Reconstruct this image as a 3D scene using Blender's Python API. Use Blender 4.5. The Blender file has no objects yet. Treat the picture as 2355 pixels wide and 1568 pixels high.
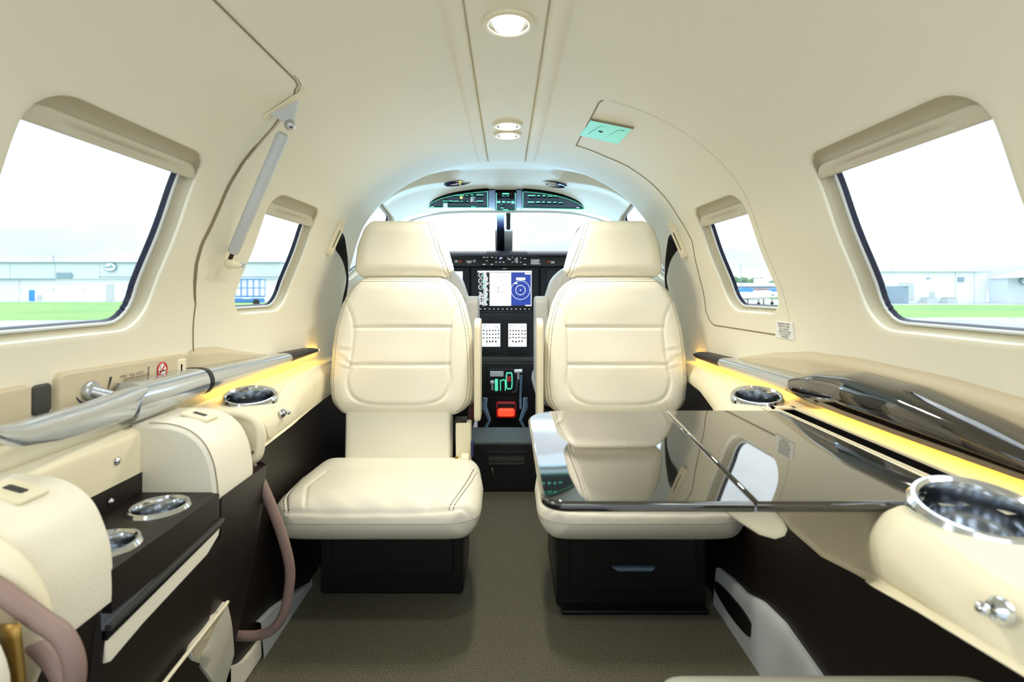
import bpy, bmesh, math, random
import numpy as np
from mathutils import Vector, Matrix
random.seed(7)
SC = bpy.context.scene
COL = SC.collection
PI = math.pi

# ---------------------------------------------------------------- camera, sky, lamps, exposure
ZC = 0.85            # eye height above the cabin floor
F = 1200.0           # focal length in photo pixels
VX, VY = 1165.0, 665.0
cam = bpy.data.cameras.new('camera')
cam_o = bpy.data.objects.new('camera', cam)
COL.objects.link(cam_o)
cam_o.location = (0, 0, ZC)
cam_o.rotation_euler = (PI / 2, 0, 0)
cam.sensor_width = 36.0
cam.lens = 36.0 * F / 2355.0
cam.shift_x = (1177.5 - VX) / 2355.0
cam.shift_y = -(784.0 - VY) / 2355.0
cam.clip_start = 0.02
cam.clip_end = 2000
cam.dof.use_dof = True
cam.dof.focus_distance = 1.6
cam.dof.aperture_fstop = 5.6
SC.camera = cam_o
SC.view_settings.view_transform = 'Standard'
SC.view_settings.look = 'None'
SC.view_settings.exposure = 0.05
SC.view_settings.gamma = 1.0
SC.view_settings.use_curve_mapping = False
SC.cycles.use_denoising = True
SC.cycles.max_bounces = 10
SC.cycles.diffuse_bounces = 5
SC.cycles.transparent_max_bounces = 12
SC.cycles.sample_clamp_indirect = 6.0

wd = bpy.data.worlds.new('overcast_sky')
SC.world = wd
wd.use_nodes = True
nt = wd.node_tree
nt.nodes.clear()
def N(t, **k):
    n = nt.nodes.new(t)
    for a, b in k.items():
        setattr(n, a, b)
    return n
w_out = N('ShaderNodeOutputWorld'); w_bg = N('ShaderNodeBackground')
w_tc = N('ShaderNodeTexCoord'); w_sep = N('ShaderNodeSeparateXYZ')
w_map = N('ShaderNodeMapping'); w_map.inputs['Scale'].default_value = (2.2, 2.2, 9.0)
w_map.inputs['Location'].default_value = (0.4, 0.1, 0.25)
w_noise = N('ShaderNodeTexNoise'); w_noise.inputs['Scale'].default_value = 1.3; w_noise.inputs['Detail'].default_value = 5
w_cr = N('ShaderNodeValToRGB')
w_cr.color_ramp.elements[0].position = 0.40; w_cr.color_ramp.elements[0].color = (0.74, 0.83, 0.90, 1)
w_cr.color_ramp.elements[1].position = 0.58; w_cr.color_ramp.elements[1].color = (1.02, 1.08, 1.12, 1)
w_rng = N('ShaderNodeMapRange')
w_rng.inputs['From Min'].default_value = 0.0; w_rng.inputs['From Max'].default_value = 0.9
w_rng.inputs['To Min'].default_value = 1.10; w_rng.inputs['To Max'].default_value = 3.4
w_mul = N('ShaderNodeVectorMath', operation='SCALE')
L = nt.links.new
L(w_tc.outputs['Generated'], w_map.inputs['Vector']); L(w_map.outputs['Vector'], w_noise.inputs['Vector'])
L(w_noise.outputs['Fac'], w_cr.inputs['Fac']); L(w_tc.outputs['Generated'], w_sep.inputs[0])
L(w_sep.outputs['Z'], w_rng.inputs['Value']); L(w_cr.outputs['Color'], w_mul.inputs[0])
L(w_rng.outputs[0], w_mul.inputs['Scale']); L(w_mul.outputs[0], w_bg.inputs['Color'])
w_bg.inputs['Strength'].default_value = 1.0
L(w_bg.outputs[0], w_out.inputs[0])

def area(name, loc, rot, sx, sy, power, col, spread=180):
    l = bpy.data.lights.new(name, 'AREA'); l.shape = 'RECTANGLE'; l.size = sx; l.size_y = sy
    l.energy = power; l.color = col; l.spread = math.radians(spread)
    o = bpy.data.objects.new(name, l); COL.objects.link(o); o.location = loc; o.rotation_euler = rot
    return o
WARM = (1.0, 0.96, 0.88)
# added unseen fill light, brightens the cabin from behind the camera
area('aft_ceiling_fill', (0, -0.35, ZC + 0.40), (0.45, 0, 0), 0.9, 0.5, 4.6, WARM)
# added area lamps outside the aft windows, boosting the daylight on either side
for sd in (-1, 1):
    area('aft_window_boost', (sd * 0.74, 0.265, ZC + 0.12), (0, sd * (PI / 2 - 0.25), 0), 0.30, 0.34, 1.8, (1.0, 0.98, 0.93))
# added blue fill lamp, tints the overhead liner like cool daylight
area('cockpit_blue_fill', (0, 2.55, ZC + 0.21), (PI + 0.55, 0, 0), 0.9, 0.10, 8.0, (0.40, 0.72, 1.0))

# ---------------------------------------------------------------- materials
def lin(c):
    return tuple((v / 12.92 if v <= 0.04045 else ((v + 0.055) / 1.055) ** 2.4) for v in c)
def rgb(r, g, b):
    return lin((r / 255, g / 255, b / 255))
def mat(name, col, rough=0.5, metal=0.0, bump=None, coat=0.0, emit=None, var=None, ior=None, spec=None, aniso=None):
    m = bpy.data.materials.new(name); m.use_nodes = True
    t = m.node_tree; b = t.nodes['Principled BSDF']
    b.inputs['Base Color'].default_value = (*col, 1)
    b.inputs['Roughness'].default_value = rough
    b.inputs['Metallic'].default_value = metal
    if ior: b.inputs['IOR'].default_value = ior
    if spec is not None: b.inputs['Specular IOR Level'].default_value = spec
    if coat:
        b.inputs['Coat Weight'].default_value = coat; b.inputs['Coat Roughness'].default_value = 0.03
    if emit:
        b.inputs['Emission Color'].default_value = (*emit[0], 1); b.inputs['Emission Strength'].default_value = emit[1]
    if bump or var:
        tc = t.nodes.new('ShaderNodeTexCoord')
    if bump:
        sc, st = bump[0], bump[1]
        kind = bump[2] if len(bump) > 2 else 'noise'
        mp = t.nodes.new('ShaderNodeMapping')
        if kind == 'brush': mp.inputs['Scale'].default_value = (1, 0.03, 1)
        t.links.new(tc.outputs['Object'], mp.inputs['Vector'])
        if kind == 'voronoi':
            n = t.nodes.new('ShaderNodeTexVoronoi'); n.inputs['Scale'].default_value = sc; out = n.outputs['Distance']
        else:
            n = t.nodes.new('ShaderNodeTexNoise'); n.inputs['Scale'].default_value = sc; n.inputs['Detail'].default_value = 4; out = n.outputs['Fac']
        t.links.new(mp.outputs['Vector'], n.inputs['Vector'])
        bp = t.nodes.new('ShaderNodeBump'); bp.inputs['Strength'].default_value = st; bp.inputs['Distance'].default_value = 0.002
        t.links.new(out, bp.inputs['Height']); t.links.new(bp.outputs['Normal'], b.inputs['Normal'])
    if var:
        sc, c2, lo, hi = var
        n = t.nodes.new('ShaderNodeTexNoise'); n.inputs['Scale'].default_value = sc; n.inputs['Detail'].default_value = 6
        t.links.new(tc.outputs['Object'], n.inputs['Vector'])
        r = t.nodes.new('ShaderNodeValToRGB')
        r.color_ramp.elements[0].position = lo; r.color_ramp.elements[0].color = (*col, 1)
        r.color_ramp.elements[1].position = hi; r.color_ramp.elements[1].color = (*c2, 1)
        t.links.new(n.outputs['Fac'], r.inputs['Fac']); t.links.new(r.outputs['Color'], b.inputs['Base Color'])
    return m

M = {}
M['liner'] = mat('headliner', rgb(238, 234, 216), 0.62, bump=(900, 0.05))
M['white_liner'] = mat('cockpit_liner', rgb(236, 238, 236), 0.5, bump=(900, 0.05))
M['leather'] = mat('cream_leather', rgb(238, 234, 218), 0.42, bump=(420, 0.14, 'voronoi'))
M['grey_leather'] = mat('pale_grey_leather', rgb(206, 204, 200), 0.45, bump=(420, 0.14, 'voronoi'))
M['seam'] = mat('seam_shadow', rgb(140, 128, 102), 0.8)
M['thread'] = mat('dark_thread', rgb(40, 36, 34), 0.8)
M['tan'] = mat('tan_trim', rgb(206, 194, 166), 0.5, bump=(700, 0.06))
M['tan_shade'] = mat('darkened_taupe_shade', rgb(178, 170, 144), 0.42)  # shading of the concave housing is put into this darker taupe
M['reveal'] = mat('window_reveal', rgb(196, 190, 166), 0.5)
M['pull'] = mat('pale_shade_pull', rgb(206, 200, 180), 0.36)
M['cream'] = mat('cream_trim', rgb(236, 228, 200), 0.45, bump=(700, 0.05))
M['brown'] = mat('dark_brown_panel', rgb(26, 18, 15), 0.45, bump=(500, 0.1))
M['black'] = mat('black_plastic', rgb(14, 14, 16), 0.4)
M['matblack'] = mat('matt_black_panel', rgb(8, 9, 12), 0.7, spec=0.12)
M['panelgrey'] = mat('grey_panel', rgb(60, 62, 60), 0.5)
M['bezel'] = mat('dark_bezel', rgb(24, 27, 33), 0.45, spec=0.3)
M['strap'] = mat('black_webbing', rgb(12, 12, 15), 0.75, bump=(900, 0.2))
M['chrome'] = mat('polished_metal', rgb(210, 214, 220), 0.12, 1.0)
M['steel'] = mat('brushed_steel', rgb(190, 194, 198), 0.28, 1.0, bump=(500, 0.15, 'brush'))
M['silver'] = mat('silver_lacquer', rgb(200, 206, 214), 0.2, 0.8)
M['gloss'] = mat('black_lacquer', rgb(16, 12, 11), 0.06, coat=1.0, ior=1.6, var=(260, rgb(40, 32, 28), 0.45, 0.6))
M['table'] = mat('smoked_lacquer', rgb(20, 18, 17), 0.04, coat=1.0, ior=1.7, var=(420, rgb(44, 41, 38), 0.45, 0.62))
M['carpet'] = mat('taupe_carpet', rgb(50, 47, 37), 0.95, bump=(500, 1.0), var=(430, rgb(136, 131, 110), 0.36, 0.66))
M['gcarpet'] = mat('grey_carpet', rgb(64, 74, 78), 0.95, bump=(520, 1.0), var=(420, rgb(120, 132, 136), 0.38, 0.64))
M['cable'] = mat('mauve_cable', rgb(142, 118, 112), 0.55)
M['seal'] = mat('navy_seal', rgb(12, 22, 52), 0.35)
M['ringw'] = mat('pale_window_ring', rgb(216, 222, 222), 0.4)
M['kick'] = mat('pale_grey_kick', rgb(200, 206, 210), 0.45)
M['led'] = mat('amber_led', (1.0, 0.6, 0.1), 0.5, emit=((1.0, 0.55, 0.08), 18.0))
M['lamp'] = mat('lamp_lens', (1, 1, 1), 0.5, emit=((1.0, 0.97, 0.92), 22.0))
M['scr_white'] = mat('screen_white', (0, 0, 0), 0.3, emit=((0.93, 0.97, 1.0), 1.25))
M['scr_blue'] = mat('screen_blue', (0, 0, 0), 0.3, emit=((0.02, 0.06, 0.42), 1.0))
M['scr_black'] = mat('screen_black', (0.005, 0.005, 0.01), 0.2)
M['mk_white'] = mat('marking_white', (0.8, 0.85, 0.85), 0.5, emit=((0.9, 0.95, 1.0), 0.5))
M['mk_green'] = mat('marking_green', (0.1, 0.7, 0.45), 0.5, emit=((0.12, 0.8, 0.5), 0.7))
M['mk_yellow'] = mat('marking_yellow', (0.8, 0.8, 0.1), 0.5, emit=((0.9, 0.9, 0.1), 1.0))
M['mk_dark'] = mat('marking_dark', rgb(30, 30, 34), 0.6)
M['mk_red'] = mat('marking_red', rgb(205, 40, 50), 0.5)
M['red_lit'] = mat('red_lit_lens', rgb(200, 30, 20), 0.3, emit=((1.0, 0.08, 0.03), 1.2))
M['orange'] = mat('orange_knob', rgb(220, 90, 40), 0.4)
M['blue_lit'] = mat('blue_led', rgb(40, 60, 220), 0.3, emit=((0.25, 0.3, 1.0), 6.0))
M['blue_dark'] = mat('navy_plastic', rgb(16, 26, 80), 0.3)
M['steelblue'] = mat('blue_grey_bracket', rgb(120, 150, 180), 0.35, 0.3)
M['brass'] = mat('dull_brass', rgb(150, 120, 60), 0.4, 0.8)
M['paper'] = mat('placard_white', rgb(238, 240, 238), 0.6)
M['cyan'] = mat('luminous_cyan', rgb(150, 240, 220), 0.5, emit=((0.25, 0.85, 0.7), 0.15))
M['hwhite'] = mat('hangar_white', rgb(236, 242, 246), 0.8, var=(0.15, rgb(226, 234, 240), 0.4, 0.6))
M['hgrey'] = mat('hangar_grey', rgb(205, 216, 226), 0.8, var=(0.2, rgb(214, 224, 232), 0.4, 0.6))
M['hline'] = mat('hangar_edge', rgb(140, 164, 180), 0.8)
M['hdoor'] = mat('grey_door', rgb(196, 204, 206), 0.8)
M['hblue'] = mat('blue_door', rgb(70, 150, 235), 0.7)
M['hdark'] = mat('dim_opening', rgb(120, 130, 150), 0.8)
M['grass'] = mat('mown_grass', rgb(112, 152, 92), 0.95, var=(0.05, rgb(136, 176, 92), 0.4, 0.62))
M['tarmac'] = mat('pale_apron', rgb(150, 154, 160), 0.95, var=(0.4, rgb(180, 182, 186), 0.4, 0.6))
M['leaf'] = mat('tree_leaf', rgb(80, 116, 88), 0.9, var=(0.8, rgb(110, 146, 110), 0.4, 0.6))
M['lift'] = mat('lift_blue', rgb(58, 130, 214), 0.6)
M['blkblue'] = mat('black_blue_strip', rgb(10, 14, 36), 0.4)
M['navy'] = mat('aircraft_navy', rgb(60, 80, 130), 0.5)

def glassmat():
    m = bpy.data.materials.new('window_acrylic'); m.use_nodes = True
    t = m.node_tree; t.nodes.clear()
    o = t.nodes.new('ShaderNodeOutputMaterial'); mx = t.nodes.new('ShaderNodeMixShader')
    tr = t.nodes.new('ShaderNodeBsdfTransparent'); tr.inputs[0].default_value = (0.97, 0.99, 0.99, 1)
    gl = t.nodes.new('ShaderNodeBsdfGlossy'); gl.inputs['Roughness'].default_value = 0.02
    fr0 = t.nodes.new('ShaderNodeLayerWeight'); fr0.inputs[0].default_value = 0.5
    pw = t.nodes.new('ShaderNodeMath'); pw.operation = 'POWER'; pw.inputs[1].default_value = 5.0; t.links.new(fr0.outputs['Facing'], pw.inputs[0])
    fr = t.nodes.new('ShaderNodeMath'); fr.operation = 'MULTIPLY_ADD'; fr.inputs[1].default_value = 0.5; fr.inputs[2].default_value = 0.015; t.links.new(pw.outputs[0], fr.inputs[0])
    t.links.new(fr.outputs[0], mx.inputs[0]); t.links.new(tr.outputs[0], mx.inputs[1]); t.links.new(gl.outputs[0], mx.inputs[2])
    t.links.new(mx.outputs[0], o.inputs[0])
    return m
M['glass'] = glassmat()

# ---------------------------------------------------------------- mesh helpers
class MB:
    def __init__(s): s.v = []; s.f = []; s.m = []
    def add(s, vs, fs, mi=0):
        o = len(s.v); s.v += [tuple(map(float, p)) for p in vs]
        s.f += [tuple(i + o for i in f) for f in fs]; s.m += [mi] * len(fs)
    def box(s, x0, x1, y0, y1, z0, z1, mi=0):
        s.add([(x0,y0,z0),(x1,y0,z0),(x1,y1,z0),(x0,y1,z0),(x0,y0,z1),(x1,y0,z1),(x1,y1,z1),(x0,y1,z1)],
              [(0,3,2,1),(4,5,6,7),(0,1,5,4),(1,2,6,5),(2,3,7,6),(3,0,4,7)], mi)
    def grid(s, P, mi=0, closed_u=False, closed_v=False, mask=None):
        nu, nv = len(P), len(P[0]); vs = [p for r in P for p in r]; fs = []
        for i in range(nu if closed_u else nu - 1):
            for j in range(nv if closed_v else nv - 1):
                if mask is not None and not mask(i, j): continue
                i2, j2 = (i + 1) % nu, (j + 1) % nv
                fs.append((i * nv + j, i2 * nv + j, i2 * nv + j2, i * nv + j2))
        s.add(vs, fs, mi)
    def loft(s, rings, mi=0, cap=True):
        n = len(rings[0]); o = len(s.v)
        s.grid(rings, mi, closed_v=True)
        if cap:
            s.f.append(tuple(o + i for i in range(n))[::-1]); s.m.append(mi)
            s.f.append(tuple(o + (len(rings) - 1) * n + i for i in range(n))); s.m.append(mi)
    def tube(s, path, r, n=8, mi=0, cap=True, closed=False):
        P = [Vector(p) for p in path]; rings = []
        up = None
        for i, p in enumerate(P):
            if closed: t = P[(i + 1) % len(P)] - P[i - 1]
            else: t = P[min(i + 1, len(P) - 1)] - P[max(i - 1, 0)]
            if t.length < 1e-9: t = Vector((0, 0, 1))
            t.normalize()
            if up is None:
                a = Vector((0, 0, 1)) if abs(t.z) < 0.9 else Vector((1, 0, 0))
                up = (a - t * a.dot(t)).normalized()
            else:
                up = up - t * up.dot(t)
                up = up.normalized() if up.length > 1e-6 else t.orthogonal().normalized()
            b = t.cross(up); rr = r[i] if isinstance(r, (list, tuple)) else r
            rings.append([p + (up * math.cos(2 * PI * k / n) + b * math.sin(2 * PI * k / n)) * rr for k in range(n)])
        if closed: s.grid(rings, mi, closed_u=True, closed_v=True)
        else: s.loft(rings, mi, cap)
    def lathe(s, prof, c, axis=(0, 0, 1), n=32, mi=0, cap=False):
        ax = Vector(axis).normalized(); a = ax.orthogonal().normalized(); b = ax.cross(a); c = Vector(c)
        rings = [[c + ax * h + (a * math.cos(2 * PI * k / n) + b * math.sin(2 * PI * k / n)) * r for k in range(n)] for r, h in prof]
        s.loft(rings, mi, cap)
    def sphere(s, c, r, n=12, mi=0, sc=(1, 1, 1)):
        rings = []
        for i in range(n + 1):
            ph = PI * (0.001 + 0.998 * i / n)
            rings.append([(c[0] + sc[0] * r * math.sin(ph) * math.cos(2 * PI * k / (2 * n)), c[1] + sc[1] * r * math.sin(ph) * math.sin(2 * PI * k / (2 * n)), c[2] - sc[2] * r * math.cos(ph)) for k in range(2 * n)])
        s.loft(rings, mi, True)
    def prism(s, outline, fn, t0, t1, mi=0, bev=0.0):
        """outline: 2D polygon; fn(a,b,t)->3D; extruded from t0 to t1 with a small bevel."""
        def inset(poly, d):
            n = len(poly); out = []
            for i in range(n):
                p0, p1, p2 = Vector(poly[i - 1]), Vector(poly[i]), Vector(poly[(i + 1) % n])
                e1 = (p1 - p0); e2 = (p2 - p1)
                n1 = Vector((-e1.y, e1.x)).normalized() if e1.length > 1e-9 else Vector((0, 0)); n2 = Vector((-e2.y, e2.x)).normalized() if e2.length > 1e-9 else n1
                m = (n1 + n2)
                if m.length < 1e-6: m = n1
                m.normalize(); k = max(0.4, m.dot(n1))
                out.append(tuple(p1 + m * d / k))
            return out
        ar = sum(outline[i - 1][0] * outline[i][1] - outline[i][0] * outline[i - 1][1] for i in range(len(outline)))
        sg = 1 if ar > 0 else -1
        if bev:
            b = bev; sgn = 1 if t1 > t0 else -1
            lv = [(b, t0), (b * 0.3, t0 + sgn * b * 0.3), (0, t0 + sgn * b), (0, t1 - sgn * b), (b * 0.3, t1 - sgn * b * 0.3), (b, t1)]
        else: lv = [(0, t0), (0, t1)]
        rings = [[fn(a, c, t) for a, c in inset(outline, d * sg)] for d, t in lv]
        s.loft(rings, mi, True)
    def build(s, name, mats, parent=None, sharp=38, merge=0.0):
        me = bpy.data.meshes.new(name)
        off = wl(parent) if parent else Vector((0, 0, 0))
        me.from_pydata([(p[0] - off.x, p[1] - off.y, p[2] - off.z) for p in s.v], [], s.f)
        if not isinstance(mats, (list, tuple)): mats = [mats]
        for m in mats: me.materials.append(M[m] if isinstance(m, str) else m)
        for p, mi in zip(me.polygons, s.m): p.material_index = mi
        bm = bmesh.new(); bm.from_mesh(me)
        if merge: bmesh.ops.remove_doubles(bm, verts=bm.verts, dist=merge)
        bmesh.ops.recalc_face_normals(bm, faces=bm.faces)
        an = math.radians(sharp)
        for f in bm.faces: f.smooth = True
        for e in bm.edges:
            if len(e.link_faces) == 2 and (e.calc_face_angle(0) > an or max(len(f.verts) for f in e.link_faces) > 4): e.smooth = False
        bm.to_mesh(me); bm.free()
        o = bpy.data.objects.new(name, me); COL.objects.link(o)
        if parent: o.parent = parent
        return o

def wl(o):
    v = Vector((0, 0, 0))
    while o: v = v + o.location; o = o.parent
    return v
def tag(o, label=None, cat=None, group=None, kind=None):
    if label: o['label'] = label
    if cat: o['category'] = cat
    if group: o['group'] = group
    if kind: o['kind'] = kind
    return o
def thing(name, label, cat, loc=(0, 0, 0), group=None):
    o = bpy.data.objects.new(name, None); o.empty_display_size = 0.05; COL.objects.link(o); o.location = loc
    return tag(o, label, cat, group)
def struct(name, loc=(0, 0, 0)):
    o = bpy.data.objects.new(name, None); o.empty_display_size = 0.05; COL.objects.link(o); o.location = loc; o['kind'] = 'structure'
    return o
def W(px, py, d):
    return Vector(((px - VX) / F * d, d, ZC - (py - VY) / F * d))
def rrect(x0, x1, z0, z1, r, n=6):
    if not isinstance(r, (list, tuple)): r = [r] * 4
    out = []
    for (cx, cz, a0, rr) in ((x1 - r[0], z0 + r[0], -90, r[0]), (x1 - r[1], z1 - r[1], 0, r[1]), (x0 + r[2], z1 - r[2], 90, r[2]), (x0 + r[3], z0 + r[3], 180, r[3])):
        for k in range(n + 1):
            a = math.radians(a0 + 90 * k / n); out.append((cx + rr * math.cos(a), cz + rr * math.sin(a)))
    return out
def catmull(pts, per=8, closed=False):
    P = [Vector(p) for p in pts]; n = len(P); out = []
    rng = range(n) if closed else range(n - 1)
    for i in rng:
        g = (lambda k: P[k % n]) if closed else (lambda k: P[min(max(k, 0), n - 1)])
        p0, p1, p2, p3 = g(i - 1), g(i), g(i + 1), g(i + 2)
        for k in range(per):
            t = k / per
            out.append(0.5 * (2 * p1 + (p2 - p0) * t + (2 * p0 - 5 * p1 + 4 * p2 - p3) * t * t + (3 * p1 - p0 - 3 * p2 + p3) * t ** 3))
    if not closed: out.append(P[-1])
    return out
def interp(x, xs, ys): return float(np.interp(x, xs, ys))
def sstep(x, a, b):
    t = min(1, max(0, (x - a) / (b - a))); return t * t * (3 - 2 * t)
def lettering(name, txt, size, mx, m, parent, align='CENTER', depth=0.0):
    cu = bpy.data.curves.new(name, 'FONT'); cu.body = txt; cu.size = size; cu.align_x = align; cu.align_y = 'CENTER'; cu.extrude = depth; cu.resolution_u = 2
    o = bpy.data.objects.new(name, cu); COL.objects.link(o)
    me = bpy.data.meshes.new_from_object(o.evaluated_get(bpy.context.evaluated_depsgraph_get()))
    bpy.data.objects.remove(o); bpy.data.curves.remove(cu)
    me.transform(mx)
    if parent: me.transform(Matrix.Translation(-wl(parent)))
    me.materials.clear(); me.materials.append(M[m])
    me.name = name
    o = bpy.data.objects.new(name, me); COL.objects.link(o); o.parent = parent
    return o
def frame_mx(o, ex, ey):
    ex = Vector(ex).normalized(); ey = Vector(ey); ey = (ey - ex * ey.dot(ex)).normalized(); ez = ex.cross(ey)
    m = Matrix((ex, ey, ez)).transposed().to_4x4(); m.translation = Vector(o); return m

def seg_dist(X, Z, poly):
    best = np.full(X.shape, 1e9)
    for (a, b) in zip(poly[:-1], poly[1:]):
        dx, dz = b[0] - a[0], b[1] - a[1]; l2 = dx * dx + dz * dz + 1e-12
        t = np.clip(((X - a[0]) * dx + (Z - a[1]) * dz) / l2, 0, 1)
        best = np.minimum(best, np.hypot(X - a[0] - t * dx, Z - a[1] - t * dz))
    return best

class Pad:
    """An upholstered pad. Local x (width), z (height, 0..H), thickness along y: front is -y, back is +y."""
    def __init__(s, hw, H, tf, tb, R, r=0.05, seams=(), seamw=0.004, seamd=0.004, bulge=None, cx=None, k=5, Rb=None):
        s.hw0, s.H, s.tf, s.tb, s.R, s.r, s.seams, s.seamw, s.seamd = hw, H, tf, tb, R, r, seams, seamw, seamd
        s.Rb = Rb or R; s.bulge = bulge; s.cx = cx or (lambda z: 0.0); s.k = k
    def hw(s, z):
        w = s.hw0(z); d = min(z, s.H - z); r = s.r
        if d < r: w = w - r + math.sqrt(max(0, r * r - (r - d) ** 2))
        return max(w, 0.002)
    def shape(s, X, Z, U, HW, T, R):
        dx = np.maximum((1 - np.abs(U)) * HW, 1e-6); dz = np.maximum(np.minimum(Z, s.H - Z), 1e-6)
        d = (dx ** -s.k + dz ** -s.k) ** (-1.0 / s.k)
        t = np.clip(d / R, 0, 1)
        return T * np.sqrt(np.maximum(0, 1 - (1 - t) ** 2))
    def front(s, X, Z):
        X = np.asarray(X, float); Z = np.asarray(Z, float)
        HW = np.vectorize(s.hw)(Z); C = np.vectorize(s.cx)(Z)
        U = np.clip((X - C) / HW, -1, 1)
        Y = s.shape(X, Z, U, HW, s.tf, s.R)
        if s.bulge is not None: Y = Y + s.bulge(X, Z) * np.clip(Y / s.tf, 0, 1)
        for sm in s.seams:
            dd = seg_dist(X, Z, sm); Y = Y - s.seamd * np.exp(-(dd / s.seamw) ** 2) * np.clip(Y / (0.3 * s.tf), 0, 1)
        return -Y
    def mesh(s, mb, fn, nu=70, nv=80, mi=0, flatback=False):
        tu = np.linspace(-1, 1, nu); tu = np.sin(tu * PI / 2) * 0.55 + tu * 0.45
        tv = np.linspace(-1, 1, nv); tv = np.sin(tv * PI / 2) * 0.55 + tv * 0.45
        Z = np.repeat(((tv + 1) / 2 * s.H)[:, None], nu, 1)
        HW = np.array([s.hw(z) for z in Z[:, 0]])[:, None]; C = np.array([s.cx(z) for z in Z[:, 0]])[:, None]
        U = np.repeat(tu[None, :], nv, 0); X = C + U * HW
        Yf = s.front(X, Z); Yb = s.shape(X, Z, U, HW, s.tb, s.Rb)
        mb.grid([[fn(X[i, j], Yf[i, j], Z[i, j]) for j in range(nu)] for i in range(nv)], mi)
        mb.grid([[fn(X[i, j], Yb[i, j], Z[i, j]) for j in range(nu - 1, -1, -1)] for i in range(nv)], mi)
    def stitch(s, mb, fn, poly, mi=1, dash=0.0045, gap=0.0025, r=0.0008, lift=0.0004):
        P = [Vector((a, b)) for a, b in poly]; L_ = [0]
        for a, b in zip(P[:-1], P[1:]): L_.append(L_[-1] + (b - a).length)
        t = 0; xs = [p.x for p in P]; zs = [p.y for p in P]
        while t + dash < L_[-1]:
            q = []
            for k in range(2):
                tt = t + dash * k; x = float(np.interp(tt, L_, xs)); z = float(np.interp(tt, L_, zs))
                q.append((x, z))
            ys = s.front([a for a, b in q], [b for a, b in q])
            mb.tube([fn(q[k][0], ys[k] - lift, q[k][1]) for k in range(2)], r, 4, mi)
            t += dash + gap
# ---------------------------------------------------------------- fuselage surface
CZ = -0.15
def fa(y): return interp(y, [1.25, 1.75, 2.2, 3.0], [0.64, 0.618, 0.585, 0.53])
def fb(y): return interp(y, [1.95, 2.12, 2.35], [0.60, 0.565, 0.50])
def fn_(y): return interp(y, [1.85, 2.12], [2.3, 4.2])
_t = np.linspace(0, PI / 2, 4000)
_x = 0.64 * np.sin(_t) ** (2 / 2.3); _z = CZ + 0.60 * np.cos(_t) ** (2 / 2.3)
_s = np.concatenate([[0], np.cumsum(np.hypot(np.diff(_x), np.diff(_z)))])
S_SIDE = _s[-1]
def s_of_z(z): return float(np.interp(-z, -_z, _s)) if z > CZ else S_SIDE + (CZ - z)
def s_of_x(x): return float(np.interp(x, _x, _s))
def flat_side(z): return 0.024 * math.exp(-((z - 0.10) / 0.11) ** 2)   # the liner is flatter between the window rows
def _raw(y, s):
    a, b, n = fa(y), fb(y), fn_(y)
    if s >= S_SIDE: return a, CZ - (s - S_SIDE)
    t = float(np.interp(s, _s, _t))
    z = CZ + b * max(0, math.cos(t)) ** (2 / n)
    return a * math.sin(t) ** (2 / n) - flat_side(z), z
def P(y, s, side, off=0.0):
    x, z = _raw(y, s)
    x1, z1 = _raw(y, s - 0.004); x2, z2 = _raw(y, s + 0.004)
    nx, nz = -(z2 - z1), (x2 - x1); l = math.hypot(nx, nz) or 1
    # sunken arc channel of the cockpit overhead liner
    g = sstep(y, 1.93, 1.955) * (1 - sstep(y, 2.03, 2.055)) * sstep(s, 0.125, 0.15) * (1 - sstep(s, 0.52, 0.56))
    off = off + 0.022 * g
    return Vector((side * (x + nx / l * off), y, ZC + z + nz / l * off))
def px_x(y, z):   # interior half width at height z (relative to the eye)
    if z <= CZ: return fa(y)
    t = (z - CZ) / fb(y)
    return fa(y) * max(0, 1 - min(1, t) ** fn_(y)) ** (1 / fn_(y)) - flat_side(z)
def hit(px, py):
    """the point where the sight line through a photo pixel meets the cabin liner: (y, s, side)"""
    ux, uz = (px - VX) / F, -(py - VY) / F
    side = 1 if ux > 0 else -1
    lo = None; y = 0.3
    while y < 2.6:
        if abs(ux) * y >= px_x(y, uz * y) or uz * y > CZ + fb(y): break
        y += 0.004
    z = uz * y
    return y, (s_of_z(z) if z < 0.36 else s_of_x(abs(ux) * y)), side

def _seam(px):
    h = sorted((hit(*p)[1], hit(*p)[0]) for p in px); return [a for a, b in h], [b for a, b in h]
_DS = _seam([(690, 200), (676, 232), (648, 262), (622, 294), (585, 339), (547, 393), (507, 473), (485, 522), (464, 562), (453, 605), (448, 700), (443, 800)])
_HS = _seam([(1332, 335), (1400, 362), (1450, 385), (1500, 423), (1558, 495), (1594, 557), (1612, 646), (1623, 713), (1632, 738)])
def door_seam(s): return float(np.interp(s, *_DS))
def hatch_seam(s): return float(np.interp(s, *_HS))
S_DOOR = s_of_x(0.372); S_H0 = s_of_x(0.212); S_H1 = s_of_z(-0.108)
WIN = {'big': (0.585, 0.918, -0.070, 0.234), 'small': (1.195, 1.468, -0.06, 0.225), 'pilot': (1.875, 2.30, -0.02, 0.305), 'aft': (0.10, 0.43, -0.075, 0.234)}
WRECT = {'big': (0.55, 0.95, -0.10, 0.255), 'small': (1.175, 1.50, -0.08, 0.245), 'pilot': (1.84, 2.325, -0.05, 0.325), 'aft': (0.06, 0.47, -0.10, 0.255)}

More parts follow.
